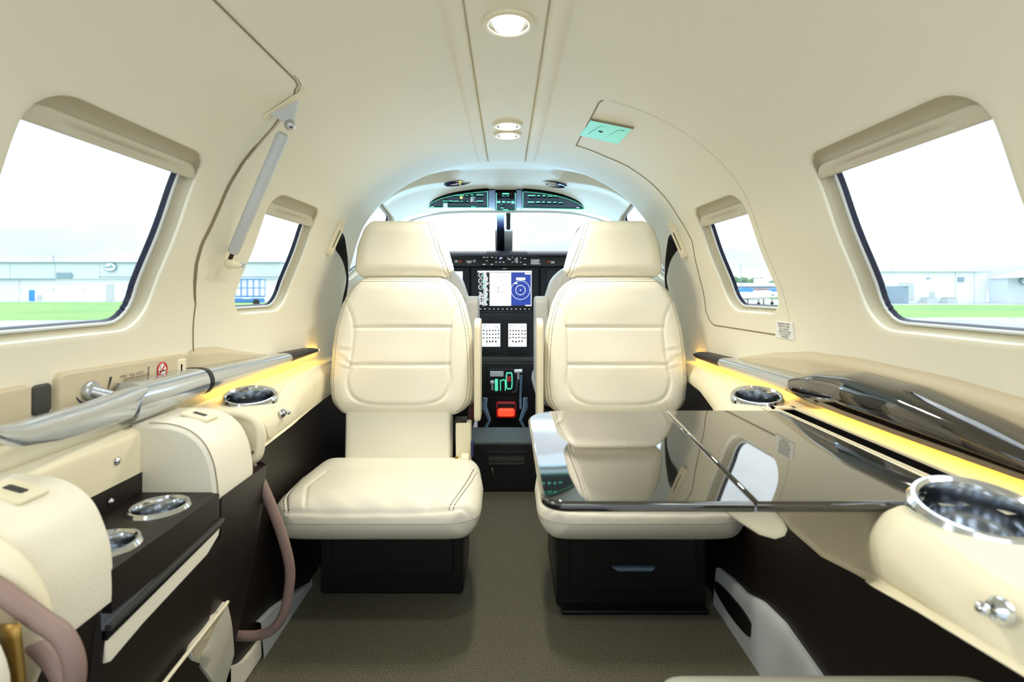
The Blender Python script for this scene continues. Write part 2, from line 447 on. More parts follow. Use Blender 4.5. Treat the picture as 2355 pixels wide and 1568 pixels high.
def knots(base, extra):
    k = sorted(set([round(v, 5) for v in base] + [round(v, 5) for v in extra])); out = [k[0]]
    ex = set(round(v, 5) for v in extra)
    for v in k[1:]:
        if v - out[-1] < 0.0045:
            if v in ex and out[-1] not in ex: out[-1] = v
            elif v in ex: out.append(v)
            continue
        out.append(v)
    return out
def warp(u, s, side):
    if side < 0:
        e = door_seam(s); ku = [-0.7, 0.95, 1.05, 1.17, 3.0]; ky = [-0.7, min(0.95, e - 0.04), e, 1.17, 3.0]
    else:
        e = hatch_seam(s); ku = [-0.7, 1.50, 1.62, 1.78, 3.0]; ky = [-0.7, 1.50, e, max(1.78, e + 0.03), 3.0]
    return interp(u, ku, ky)

def ray_outline(poly, c, ang, sx, sy):
    d = (math.cos(ang) * sx, math.sin(ang) * sy); best = None
    for i in range(len(poly)):
        p, q = poly[i - 1], poly[i]; ex, ey = q[0] - p[0], q[1] - p[1]
        det = d[0] * -ey + ex * d[1]
        if abs(det) < 1e-12: continue
        rx, ry = p[0] - c[0], p[1] - c[1]
        t = (rx * -ey + ex * ry) / det; w = (d[0] * ry - d[1] * rx) / det
        if t > 0 and -1e-6 <= w <= 1 + 1e-6 and (best is None or t < best): best = t
    return (c[0] + d[0] * best, c[1] + d[1] * best)
def inset_poly(poly, d):
    n = len(poly); ar = sum(poly[i - 1][0] * poly[i][1] - poly[i][0] * poly[i - 1][1] for i in range(n)); sg = 1 if ar > 0 else -1
    out = []
    for i in range(n):
        tx, ty = poly[(i + 1) % n][0] - poly[i - 1][0], poly[(i + 1) % n][1] - poly[i - 1][1]; l = math.hypot(tx, ty)
        out.append((poly[i][0] - ty / l * d * sg, poly[i][1] + tx / l * d * sg))
    return out

def inset_win(poly, d):
    """like inset_poly, but the sill side is slimmer"""
    full = inset_poly(poly, 1.0)
    return [(p[0] + (q[0] - p[0]) * d * (1 - 0.42 * max(0, p[1] - q[1])), p[1] + (q[1] - p[1]) * d * (1 - 0.42 * max(0, p[1] - q[1]))) for p, q in zip(poly, full)]
LIP = [(0, 0), (0.0010, 0.0008), (0.0018, 0.003), (0.0022, 0.005)]
REVEAL = [(0.0022, 0.005), (0.0028, 0.012), (0.0038, 0.0155), (0.008, 0.019), (0.009, 0.0185), (0.013, 0.024)]
RING = [(0.013, 0.024), (0.0135, 0.021), (0.0155, 0.0195), (0.020, 0.0195), (0.022, 0.022)]
SEAL = [(0.022, 0.022), (0.0226, 0.0245), (0.0245, 0.0265), (0.0258, 0.030)]
win_no = 0
def build_wall(side, name):
    global win_no
    wins = ['big', 'small', 'pilot', 'aft']
    ue, se = [0.51, 1.05, 1.17, 1.62], [S_DOOR, S_H0, S_H1, s_of_z(CZ)]
    us, ss = list(np.arange(-0.6, 2.351, 0.03)) + [2.35], list(np.arange(s_of_x(0.104), s_of_z(-0.26), 0.02)) + [s_of_z(-0.26)]
    for w in wins:
        r = WRECT[w]; ue += [r[0], r[1]]; se += [s_of_z(r[3]), s_of_z(r[2])]
        us += list(np.arange(r[0] + 0.012, r[1] - 0.006, 0.012)); ss += list(np.arange(s_of_z(r[3]) + 0.012, s_of_z(r[2]) - 0.006, 0.012))
    ss += list(np.arange(S_DOOR - 0.05, S_DOOR + 0.05, 0.008)); us += list(np.arange(1.0, 1.12, 0.01)) + list(np.arange(1.9, 2.1, 0.01))
    U, S = knots(us, ue), knots(ss, se)
    iu = lambda v: min(range(len(U)), key=lambda i: abs(U[i] - v)); js = lambda v: min(range(len(S)), key=lambda i: abs(S[i] - v))
    rects = {w: (iu(WRECT[w][0]), iu(WRECT[w][1]), js(s_of_z(WRECT[w][3])), js(s_of_z(WRECT[w][2]))) for w in wins}
    main, sub = MB(), MB()
    def in_sub(u, s):
        return (0.51 < u < 1.05 and s > S_DOOR) if side < 0 else (1.17 < u < 1.62 and S_H0 < s < S_H1)
    V = [[P(warp(u, s, side), s, side) for s in S] for u in U]
    for i in range(len(U) - 1):
        for j in range(len(S) - 1):
            if any(a <= i < b and c <= j < d for a, b, c, d in rects.values()): continue
            mb = sub if in_sub((U[i] + U[i + 1]) / 2, (S[j] + S[j + 1]) / 2) else main
            mb.add([V[i][j], V[i + 1][j], V[i + 1][j + 1], V[i][j + 1]], [(0, 1, 2, 3)])
    wall = main; result = []
    for w in wins:
        a, b, c, d = rects[w]
        loop = [(i, c) for i in range(a, b)] + [(b, j) for j in range(c, d)] + [(i, d) for i in range(b, a, -1)] + [(a, j) for j in range(d, c, -1)]
        y0, y1, z0, z1 = WIN[w]; s0, s1 = s_of_z(z1), s_of_z(z0)
        cen = ((y0 + y1) / 2, (s0 + s1) / 2); sx, sy = (y1 - y0) / 2, (s1 - s0) / 2
        rt, rb = (0.035, 0.062) if w != 'pilot' else (0.07, 0.09)
        poly = rrect(y0, y1, -s1, -s0, [rb, rt, rt + 0.02, rb]); poly = [(p, -q) for p, q in poly]
        out = []
        for (i, j) in loop:
            u, s = U[i], S[j]; ang = math.atan2((s - cen[1]) / sy, (u - cen[0]) / sx)
            out.append(ray_outline(poly, cen, ang, sx, sy))
        mb = sub if in_sub(*cen) else main
        rings = []
        for k in range(5):
            t = k / 4
            rings.append([P(warp(U[i] * (1 - t) + o[0] * t, S[j] * (1 - t) + o[1] * t, side), S[j] * (1 - t) + o[1] * t, side) for (i, j), o in zip(loop, out)])
        rings2 = [[P(p, q, side, dep) for p, q in inset_win(out, ins)] for ins, dep in LIP]
        mb.loft(rings, 0, cap=False); mb.loft(rings2, 0, cap=False)
        result.append((w, out))
    wo = main.build(name, 'liner', merge=0.0006, sharp=60); wo['kind'] = 'structure'
    dn = 'door_1' if side < 0 else 'door_2'
    so = sub.build(dn, 'liner', merge=0.0006, sharp=60); so['kind'] = 'structure'
    for w, out in result:
        win_no += 1
        c = P(sum(p for p, q in out) / len(out), sum(q for p, q in out) / len(out), side)
        wn = struct('window_%d' % win_no, c)
        mb = MB(); mb.loft([[P(p, q, side, dp) for p, q in inset_win(out, i)] for i, dp in REVEAL], 0, cap=False); mb.build('window_reveal', 'reveal', wn)
        mb = MB(); mb.loft([[P(p, q, side, dp) for p, q in inset_win(out, i)] for i, dp in RING], 0, cap=False); mb.build('window_frame', 'ringw', wn)
        mb = MB(); mb.loft([[P(p, q, side, dp) for p, q in inset_win(out, i)] for i, dp in SEAL], 0, cap=False); mb.build('window_seal', 'seal', wn)
        pin = inset_win(out, 0.0248); mb = MB(); n = len(pin); cc = (sum(p for p, q in pin) / n, sum(q for p, q in pin) / n)
        mb.loft([[P(cc[0] + (p - cc[0]) * t, cc[1] + (q - cc[1]) * t, side, 0.0275) for p, q in pin] for t in (1, 0.66, 0.33, 0.02)], 0, cap=True)
        mb.build('window_pane', 'glass', wn)
    return wo, so
wall_left, door_1 = build_wall(-1, 'wall_left')
wall_right, door_2 = build_wall(1, 'wall_right')

# seams of the airstair door and of the exit hatch
mb = MB()
rc = 0.03
path = [(y, S_DOOR) for y in np.linspace(0.51, door_seam(S_DOOR) - 0.03, 20)] + [(door_seam(S_DOOR) - 0.012, S_DOOR + 0.003), (door_seam(S_DOOR) - 0.002, S_DOOR + 0.014)] + [(door_seam(s), s) for s in np.linspace(S_DOOR + 0.035, s_of_z(-0.25), 60)]
mb.tube([P(y, s, -1, -0.0002) for y, s in path], 0.0016, 6)
mb.tube([P(y - 0.004, s - 0.002, -1, 0.0012) for y, s in path[30:64]], [0.0042 * min(1, k / 6, (33 - k) / 5) + 0.0003 for k in range(34)], 8)
mb.tube([P(y + 0.006, s - 0.004, -1, 0.0008) for y, s in path[18:36]], 0.0013, 6)
mb.build('door_seam', 'seam', door_1)
mb = MB()
pa = [(hatch_seam(s), s) for s in np.linspace(S_H0, S_H1, 50)]
pb = [(y, S_H1) for y in np.linspace(hatch_seam(S_H1) - 0.03, 1.17, 25)]
pa[-1] = (hatch_seam(S_H1) - 0.012, S_H1 - 0.006)
mb.tube([P(y, s, 1, 0.0003) for y, s in pa + pb], 0.0021, 6)
pc = [(y, S_H0) for y in np.linspace(hatch_seam(S_H0), 1.20, 15)] + [(1.18, S_H0 + 0.006)]
mb.tube([P(y, s, 1, 0.0003) for y, s in pc], 0.0021, 6)
pd = [(1.172, s) for s in np.linspace(S_H0 + 0.02, S_H1, 60)]
mb.tube([P(y, s, 1, 0.0012) for y, s in pd], 0.0015, 6)
mb.build('hatch_seam', 'seam', door_2)

# ceiling: raised centre strip over the cabin, plain liner over the cockpit
prof = [(-0.108, 0.004), (-0.104, 0.0), (-0.100, -0.004), (-0.092, -0.008), (-0.082, -0.009), (-0.073, -0.006), (-0.069, 0.0005), (-0.0675, 0.004), (-0.066, 0.0), (-0.063, -0.004), (-0.056, -0.006), (0.0, -0.0075)]
prof = prof + [(-x, z) for x, z in prof[-2::-1]]
mb = MB(); rows = []
for y in list(np.linspace(-0.6, 1.80, 40)) + [1.815, 1.83, 1.836, 1.842] + list(np.arange(1.855, 2.34, 0.0125)) + [2.35]:
    k = 1 - sstep(y, 1.825, 1.842)
    rows.append([(lambda q: Vector((q.x if x else 0.0, y, q.z + z * k)))(P(y, s_of_x(max(abs(x), 0.0005)), 1 if x >= 0 else -1)) for x, z in prof])
mb.grid(rows)
ceiling = mb.build('ceiling', 'liner'); ceiling['kind'] = 'structure'
STRIP_Z = ZC + 0.45 - 0.0075

# front edge lip of the cockpit overhead (top of the windscreen)
mb = MB(); rings = []
sv = np.linspace(0, s_of_z(0.05), 40)
pts = [(1, s) for s in sv]
line = [P(2.35, s, -1) for s in sv[::-1]] + [P(2.35, s, 1) for s in sv[1:]]
lip = [[p + Vector((0, dy, dz)) for p in line] for dy, dz in ((-0.004, 0.003), (0.0, -0.006), (0.012, -0.010), (0.03, -0.004), (0.04, 0.02))]
mb.grid(lip); o = mb.build('trim_1', 'white_liner'); o['kind'] = 'structure'

# ---------------------------------------------------------------- armrest shape and lower side walls
def arm_in(y, side):
    if side > 0: return interp(y, [0.40, 0.50, 0.55, 0.60, 0.68, 0.95, 1.13, 1.2, 1.3, 1.5, 1.8], [0.343, 0.356, 0.380, 0.415, 0.450, 0.455, 0.460, 0.478, 0.506, 0.546, 0.572])
    return interp(y, [0.95, 1.13, 1.2, 1.3, 1.5, 1.8], [0.457, 0.460, 0.478, 0.506, 0.546, 0.572])
def arm_bot(y, side):
    # the lower edge runs straight down the cabin side; near the table it dips
    q = (arm_in(y, side) + 0.010) / y * F
    if side > 0:
        if q > 630: return -interp(q, [622, 665, 735, 835, 985, 1190, 1500], [505, 555, 615, 665, 745, 865, 1050]) / F * y
        return interp(q, [380, 415, 475, 560, 630], [-.29, -.293, -.298, -.31, -.32])
    return -interp(q, [300, 415, 605, 700], [165, 250, 395, 468]) / F * y
def arm_top(y, side):
    return interp(y, [0.525, 0.575, 1.0, 1.06], [-0.217, -0.243, -0.243, -0.235]) if side > 0 else -0.232
def low_wall(y, t, side):
    """t 0..1 from the armrest's underside to the floor"""
    yy = max(y, 0.36)
    x1, z1 = 0.576, -ZC
    if side < 0 and y < 1.0: x0, z0 = 0.459, (-0.335 if not 0.59 < y < 0.84 else -0.40)
    else: x0, z0 = 0.588, -0.27
    if x0 > 0.58: x1 = 0.574
    z = z0 + (z1 - z0) * t
    x = x0 + (x1 - x0) * (0.35 * t + 0.65 * t ** 2)
    return x, z
for side, nm in ((-1, 'wall_lower_left'), (1, 'wall_lower_right')):
    mb = MB()
    ys = list(np.arange(-0.6, 2.8, 0.04)) + ([0.588, 0.592, 0.838, 0.842, 0.998, 1.002] if side < 0 else [])
    mb.grid([[Vector((side * x, y, ZC + z)) for x, z in [((0.66, -0.24) if side > 0 or y > 1.0 else (low_wall(y, 0, side)[0] + 0.05, low_wall(y, 0, side)[1]))] + [low_wall(y, 0, side)] + [low_wall(y, t, side) for t in np.linspace(0.04, 1, 22)]] for y in sorted(ys)])
    o = mb.build(nm, 'brown', sharp=50); o['kind'] = 'structure'

# ---------------------------------------------------------------- floor and spar step
mb = MB(); mb.box(-0.60, 0.60, -0.6, 2.22, -0.03, 0.0); o = mb.build('floor', 'carpet'); o['kind'] = 'structure'
mb = MB(); mb.prism(rrect(2.19, 2.42, 0.0, 0.206, [0.0, 0.0, 0.012, 0.0]), lambda a, c, t: Vector((t, a, c)), -0.56, 0.56)
o = mb.build('floor_step', 'black'); o['kind'] = 'structure'
mb = MB(); mb.prism(rrect(2.186, 2.42, 0.198, 0.2105, [0.002, 0.003, 0.005, 0.004]), lambda a, c, t: Vector((t, a, c)), -0.50, 0.50)
mb.build('step_carpet', 'gcarpet', o)
mb = MB(); mb.box(-0.075, 0.075, 2.176, 2.192, 0.132, 0.148); mb.box(-0.075, 0.075, 2.174, 2.192, 0.120, 0.129)
b2 = mb.build('step_drawer_handle', 'panelgrey', o)
mb = MB(); mb.box(-0.085, -0.02, 2.185, 2.192, 0.168, 0.1705); mb.box(0.01, 0.085, 2.185, 2.192, 0.168, 0.1705)
mb.tube(catmull([(-0.02, 2.188, 0.169), (-0.005, 2.188, 0.1655), (0.01, 2.188, 0.169)], 5), 0.0015, 6)
mb.build('step_trim_line', 'panelgrey', o)
mb = MB(); mb.tube([(-0.062, 2.186, 0.10), (-0.058, 2.180, 0.092), (-0.045, 2.180, 0.052)], 0.0028, 8); mb.build('step_latch', 'chrome', o)
mb = MB()
for k in range(5):
    for z in (0.02, 0.034):
        mb.sphere((-0.06 + 0.03 * k, 2.188, z), 0.0018, 5)
mb.build('step_rivets', 'panelgrey', o)
mb = MB(); mb.box(-0.56, 0.56, 2.40, 3.4, 0.0, 0.03); o = mb.build('floor_cockpit', 'black'); o['kind'] = 'structure'

# forward cockpit side walls below and ahead of the overhead
for side, nm in ((-1, 'wall_front_left'), (1, 'wall_front_right')):
    mb = MB()
    mb.grid([[Vector((side * (fa(y) + (0.0 if z < 0.0 else 0)), y, ZC + z)) for z in (-0.86, -0.4, -0.1, 0.0, 0.05, z3)] for y, z3 in ((2.34, 0.30), (2.45, 0.28), (2.6, 0.22), (2.8, 0.15), (3.3, 0.12))])
    o = mb.build(nm, 'white_liner'); o['kind'] = 'structure'
# ---------------------------------------------------------------- cabin seats facing aft
def cabin_seat(cx, s, tagtxt, ybase, drawer_handle):
    t = thing('cabin_seat', tagtxt, 'aircraft seat', (cx, 1.45, 0), 'cream leather cabin seats')
    def xf(bx, yb, zb, phi):
        su, cu = math.sin(phi), math.cos(phi)
        return lambda x, y, z: Vector((bx + s * x, yb + z * su + y * cu, ZC + zb + z * cu - y * su))
    # backrest
    f = xf(cx, 1.602, -0.384, 0.10)
    Lb = lambda px, py: ((px - 925) / 757, (958 - py) / 757)
    hw = lambda z: interp(z, [0, .05, .10, .21, .265, .34, .39, .424], [.205, .216, .222, .217, .211, .192, .168, .15])
    seams = [[Lb(818, 757), Lb(1038, 757)], [Lb(812, 842), Lb(1035, 842)],
             [tuple(p) for p in catmull([(*Lb(783, 690), 0), (*Lb(803, 712), 0), (*Lb(818, 757), 0), (*Lb(812, 842), 0), (*Lb(806, 880), 0), (*Lb(820, 915), 0), (*Lb(860, 930), 0), (*Lb(925, 932), 0), (*Lb(985, 930), 0), (*Lb(1024, 915), 0), (*Lb(1040, 880), 0), (*Lb(1036, 842), 0), (*Lb(1038, 757), 0), (*Lb(1052, 712), 0), (*Lb(1078, 685), 0)], 6)]]
    seams[2] = [(p[0], p[1]) for p in seams[2]]
    rnd = random.Random(3)
    folds = [((rnd.uniform(-.19, -.12), rnd.uniform(.08, .2)), rnd.uniform(-.5, .2)) for _ in range(4)]
    def bulge(X, Z):
        b = 0.010 * np.exp(-((X / 0.15) ** 2)) + 0.006 * np.exp(-((X / .1) ** 2 + ((Z - .15) / .06) ** 2)) + 0.006 * np.exp(-((X / .12) ** 2 + ((Z - .33) / .05) ** 2))
        for (fx, fz), a in folds:
            u = (X - fx) * math.cos(a) + (Z - fz) * math.sin(a); v = -(X - fx) * math.sin(a) + (Z - fz) * math.cos(a)
            b = b - 0.0022 * np.exp(-((v / 0.004) ** 2) - (u / 0.03) ** 2) + 0.002 * np.exp(-(((v - .009) / 0.006) ** 2) - (u / 0.03) ** 2)
        return b
    p = Pad(hw, 0.424, 0.046, 0.045, 0.05, 0.055, seams, 0.0042, 0.0055, bulge)
    mb = MB(); p.mesh(mb, f, 120, 130)
    edge = [(hw(0.424 - 0.02) * 0.55 * k, 0.424 - 0.0) for k in (1,)]
    for ins in (0.010, 0.018):
        zz = np.linspace(0.012, 0.424 - ins, 60)
        rp = [(p.hw(z) - ins, z) for z in zz if p.hw(z) > ins + 0.02]
        poly = rp + [(x, 0.424 - ins) for x in np.linspace(rp[-1][0] - 0.01, -rp[-1][0] + 0.01, 20)] + [(-x, z) for x, z in rp[::-1]]
        p.stitch(mb, f, poly, 1)
    poly = [(x, 0.012) for x in np.linspace(0.15, 0.205, 5)]
    mb.build('backrest', ['leather', 'thread'], t, merge=0.0002, sharp=80)
    # headrest with a stitched inboard facet
    f = xf(cx - 0.004 * s, 1.655, 0.033, 0.06)
    hwh = lambda z: interp(z, [0, .03, .10, .15, .182], [.152, .156, .143, .122, .108])
    cxh = lambda z: interp(z, [0, .182], [0.004, -0.012])
    sm = [(interp(z, [0, .02, .10, .182], [.142, .138, .108, .082]), z) for z in np.linspace(0.002, .18, 14)]
    p = Pad(hwh, 0.184, 0.052, 0.045, 0.045, 0.035, [sm], 0.003, 0.004, None, cxh)
    mb = MB(); p.mesh(mb, f, 90, 70)
    for d in (-0.0045, 0.006):
        p.stitch(mb, f, [(x + d, z) for x, z in sm], 1)
    p.stitch(mb, f, [(cxh(z) - p.hw(z) + 0.006, z) for z in np.linspace(0.03, 0.165, 20)], 1)
    mb.build('headrest', ['leather', 'thread'], t, merge=0.0002, sharp=80)
    for dx in (-0.06, 0.06):
        mb = MB(); mb.tube([f(dx, 0.01, -0.05), f(dx, 0.01, 0.03)], 0.006, 8); mb.build('headrest_post', 'chrome', t)
    # lower back panel
    f = xf(cx - 0.008 * s, 1.60, -0.55, 0.06)
    p = Pad(lambda z: 0.163, 0.20, 0.038, 0.02, 0.012, 0.012, [], bulge=lambda X, Z: 0.004 * np.cos(X * 9) - 0.0012 * np.exp(-((np.abs(X) - .15) / .004) ** 2))
    mb = MB(); p.mesh(mb, f, 50, 40); mb.build('lower_back_panel', 'leather', t, merge=0.0002, sharp=80)
    # cushion
    fc = lambda x, y, z: Vector((cx + s * x, 1.235 + z, ZC - 0.556 + (-y) + 0.012 * (z / .36)))
    hwc = lambda z: interp(z, [0, .03, .08, .2, .36], [.236, .251, .257, .256, .236])
    front = [(-.252, .022), (-.21, .010), (-.10, .0075), (.10, .0085), (.19, .012), (.252, .024)]
    side_r = [(.232, .25), (.222, .15), (.205, .06), (.186, .012)]
    side_l = [(-.232, .25), (-.236, .15), (-.226, .06), (-.205, .012)]
    ins_l = [(-.175, .20), (-.19, .10), (-.165, .02)]; ins_r = [(.14, .20), (.175, .13), (.13, .014)]
    midl = [(-.175, .20), (-.12, .17), (.10, .17), (.14, .20)]
    def bl(X, Z):
        b = 0.010 * np.exp(-((X / .17) ** 2) - ((Z - .12) / .10) ** 2)
        b = b - 0.009 * np.exp(-((X / .13) ** 4) - ((Z - .27) / .055) ** 4)
        b = b + 0.002 * np.sin(X * 70 + Z * 60) * np.exp(-((Z - .02) / .03) ** 2)
        return b
    p = Pad(hwc, 0.36, 0.047, 0.078, 0.062, 0.055, [front, side_r, side_l, ins_l, ins_r], 0.0035, 0.004, bl, k=4, Rb=0.13)
    mb = MB(); p.mesh(mb, fc, 120, 110)
    for ln in (side_r, side_l):
        c = [(q[0], q[1]) for q in catmull([(a, b, 0) for a, b in ln], 6)]
        for d in (-0.005, 0.005): p.stitch(mb, fc, [(x + d, z) for x, z in c], 1)
    mb.build('seat_cushion', ['leather', 'thread'], t, merge=0.0002, sharp=80)
    # base with drawer
    yb = ybase
    bs = thing('seat_base', None, None); bs.parent = t; bs.location = (0, yb - 1.45, 0)
    mb = MB(); mb.prism(rrect(cx - 0.20, cx + 0.20, 0.0, ZC - 0.608, 0.012), lambda a, c, q: Vector((a, q, c)), yb, 1.68, bev=0.004)
    mb.build('base_box', 'black', bs)
    mb = MB(); mb.prism(rrect(cx - 0.165, cx + 0.172, 0.055, 0.205, [0.02, 0.006, 0.006, 0.02]), lambda a, c, q: Vector((a, q, c)), yb - 0.012, yb, bev=0.004)
    mb.build('base_drawer', 'black', bs)
    mb = MB()
    if drawer_handle: mb.prism([(cx - 0.055, 0.118), (cx + 0.058, 0.118), (cx + 0.05, 0.108), (cx - 0.04, 0.108)], lambda a, c, q: Vector((a, q, c)), yb - 0.024, yb - 0.010, bev=0.002)
    else: mb.box(cx - 0.18, cx + 0.17, yb - 0.013, yb - 0.006, 0.212, 0.217)
    mb.build('drawer_handle' if drawer_handle else 'drawer_strip', 'steelblue' if drawer_handle else 'brass', bs)
    if drawer_handle:
        mb = MB(); mb.prism(rrect(cx - 0.19, cx + 0.195, 0.0, 0.012, 0.004), lambda a, c, q: Vector((a, q, c)), yb - 0.035, yb + 0.05, bev=0.003)
        mb.build('base_plinth', 'black', bs)
    # folded inboard armrest and its linkage
    xi = cx + s * 0.224
    mb = MB(); mb.prism(rrect(1.535, 1.625, ZC - 0.392, ZC - 0.088, [0.02, 0.028, 0.028, 0.02]), lambda a, c, q: Vector((xi + s * q, a, c)), 0.0, 0.019, bev=0.005)
    mb.build('folding_armrest', 'cream', t)
    mb = MB(); mb.prism([(1.555, ZC - .40), (1.60, ZC - .40), (1.60, ZC - .47), (1.585, ZC - .52), (1.56, ZC - .52), (1.555, ZC - .46)], lambda a, c, q: Vector((cx + s * q, a, c)), 0.168, 0.214, bev=0.004)
    mb.build('armrest_bracket', 'cream', t)
    mb = MB(); mb.box(min(cx + s * .165, cx + s * .20), max(cx + s * .165, cx + s * .20), 1.562, 1.60, ZC - .455, ZC - .39); mb.build('bracket_recess', 'brown', t)
    mb = MB(); mb.lathe([(0.001, 0), (0.016, 0), (0.019, 0.003), (0.019, 0.02), (0.016, 0.024), (0.001, 0.024)], (cx + s * .185, 1.548, ZC - .505), (s, 0, 0), 24); mb.build('recline_pivot', 'cream', t)
    mb = MB(); mb.sphere((cx + s * .172, 1.545, ZC - .50), 0.006, 6); mb.build('pivot_screw', 'brass', t)
    mb = MB(); mb.prism(rrect(1.55, 1.60, ZC - .50, ZC - .455, 0.01), lambda a, c, q: Vector((cx + s * q, a, c)), 0.214, 0.222, bev=0.002); mb.build('recline_lever', 'blue_dark', t)
    return t
cabin_seat(-0.320, 1, 'cream leather cabin seat facing aft, its cushion bare, beside the airstair door', 1.455, False)
cabin_seat(0.333, -1, 'cream leather cabin seat facing aft behind the folding table', 1.395, True)

# sliver of the forward facing aft seat at the lower edge of the view
t = thing('aft_seat', 'front edge of a cream aft seat cushion at the bottom of the photo', 'aircraft seat', (0.33, 0.40, 0))
p = Pad(lambda z: 0.20, 0.42, 0.05, 0.05, 0.05, 0.06, [])
mb = MB(); p.mesh(mb, lambda x, y, z: Vector((0.345 + x, 0.175 + z, 0.384 - y)), 40, 50); mb.build('seat_cushion', 'leather', t, merge=0.0002, sharp=80)
mb = MB(); mb.prism(rrect(0.17, 0.52, 0.0, 0.31, 0.01), lambda a, c, q: Vector((a, q, c)), 0.14, 0.46, bev=0.004); mb.build('seat_base', 'black', t)

# ---------------------------------------------------------------- pilot seats (facing forward, seen from behind)
def pilot_seat(cx, s, txt):
    t = thing('pilot_seat', txt, 'aircraft seat', (cx, 2.35, 0), 'pale grey pilot seats')
    hw = lambda z: interp(z, [0, .15, .3, .42, .50, .56], [.195, .205, .205, .19, .165, .14])
    phi = -0.10
    f = lambda x, y, z: Vector((cx + s * x, 2.10 + z * math.sin(phi) + y * math.cos(phi), ZC - 0.46 + z * math.cos(phi) - y * math.sin(phi)))
    sm = [(interp(z, [0, .3, .5, .56], [.15, .16, .12, .09]), z) for z in np.linspace(0, .55, 14)]
    p = Pad(hw, 0.56, 0.06, 0.05, 0.06, 0.08, [sm, [(-a, b) for a, b in sm]], 0.004, 0.004)
    mb = MB(); p.mesh(mb, f, 60, 70); mb.build('backrest', 'grey_leather', t, merge=0.0002, sharp=80)
    p = Pad(lambda z: interp(z, [0, .16], [.10, .08]), 0.15, 0.045, 0.045, 0.04, 0.03, [])
    f2 = lambda x, y, z: Vector((cx + s * (x - 0.02), 2.05 + y, ZC + 0.098 + z))
    mb = MB(); p.mesh(mb, f2, 40, 40); mb.build('headrest', 'grey_leather', t, merge=0.0002, sharp=80)
    f3 = lambda x, y, z: Vector((cx + s * x, 2.10 + z, ZC - 0.43 - y))
    p = Pad(lambda z: .215, 0.50, 0.075, 0.06, 0.07, 0.07, [[(.185, .05), (.195, .25), (.185, .45)], [(.202, .05), (.21, .25), (.20, .45)]], 0.003, 0.003)
    mb = MB(); p.mesh(mb, f3, 50, 50); mb.build('seat_cushion', 'grey_leather', t, merge=0.0002, sharp=80)
    mb = MB(); mb.box(cx - .18, cx + .18, 2.12, 2.52, 0.21, ZC - .485); mb.build('seat_base', 'black', t)
    mb = MB(); mb.prism(rrect(2.0, 2.13, ZC - .36, ZC - .028, [.03, .03, .03, .03]), lambda a, c, q: Vector((cx + s * q, a, c)), 0.175, 0.225, bev=0.008)
    mb.build('folding_armrest', 'grey_leather', t)
    mb = MB(); mb.tube([Vector((cx + s * .235, 2.235, ZC - .47 - .09)), Vector((cx + s * .233, 2.235, ZC - .55)), Vector((cx + s * .205, 2.235, ZC - .60)), Vector((cx + s * .225, 2.235, 0.212))], 0.006, 6)
    return t
pilot_seat(-0.335, 1, 'pale grey pilot seat ahead of the bare cabin seat')
pilot_seat(0.335, -1, 'pale grey copilot seat ahead of the cabin seat by the table')

# ---------------------------------------------------------------- window shades
def shade(side, w, txt):
    y0, y1, z0, z1 = WIN[w]; y0 += 0.004; y1 -= 0.004
    zb = {'big': 0.190, 'small': 0.172}[w]; sa, sb = s_of_z(z1 - 0.001), s_of_z(zb); h = sb - sa
    prof = [(0.0, 0.004), (0.03, 0.0045), (0.15, 0.0085), (0.30, 0.0105), (0.44, 0.0095), (0.50, 0.0065), (0.56, 0.0045), (0.75, 0.0038), (0.95, 0.0042), (1.0, 0.007), (1.0, 0.022)]
    c = P((y0 + y1) / 2, (sa + sb) / 2, side)
    t = thing('window_shade', txt, 'window shade', c, 'rolled window shades')
    def rowset(a, b):
        rows = []
        for k in np.linspace(0, 1, 60):
            y = y0 + (y1 - y0) * k; r = []
            e = min(y - y0, y1 - y); rr = 0.03; lift = (rr - math.sqrt(max(0, rr * rr - (rr - e) ** 2))) if e < rr else 0
            for q, off in prof[a:b]:
                s = sa + lift * (1 - q) * 0.9 + (h - lift * 0.9 * (1 - q) * 0) * q * (1 - 0) - 0
                s = sa + lift * 0.9 + (h - lift * 0.9) * q
                xx = (k - 0.5) / 0.36
                sc = math.exp(-(((q - 0.78) / 0.11) ** 2)) * max(0, 1 - xx ** 4) if abs(xx) < 1 else 0
                r.append(P(y, s, side, off + 0.007 * sc))
            rows.append(r)
        dp = lambda k: [P(y0 + (y1 - y0) * k, sa + (0.027 * 0.9) + (h - 0.027 * 0.9) * q, side, 0.021) for q, o in prof[a:b]]
        return [dp(0)] + rows + [dp(1)]
    fine = []
    mb = MB(); mb.grid(rowset(0, 6)); mb.build('shade_housing', 'tan_shade', t, sharp=50)
    dense = [(q, float(np.interp(q, [a for a, b in prof[5:10]], [b for a, b in prof[5:10]]))) for q in np.linspace(0.5, 1.0, 20)] + [(1.0, 0.022)]
    prof[5:] = dense
    mb = MB(); mb.grid(rowset(5, len(prof))); mb.build('shade_pull', 'pull', t, sharp=60)
shade(-1, 'big', 'taupe roller shade at the top of the large airstair door window')
shade(-1, 'small', 'taupe roller shade over the small window forward of the door strut')
shade(1, 'big', 'taupe roller shade at the top of the large window above the table')
shade(1, 'small', 'taupe roller shade over the small window of the exit hatch')

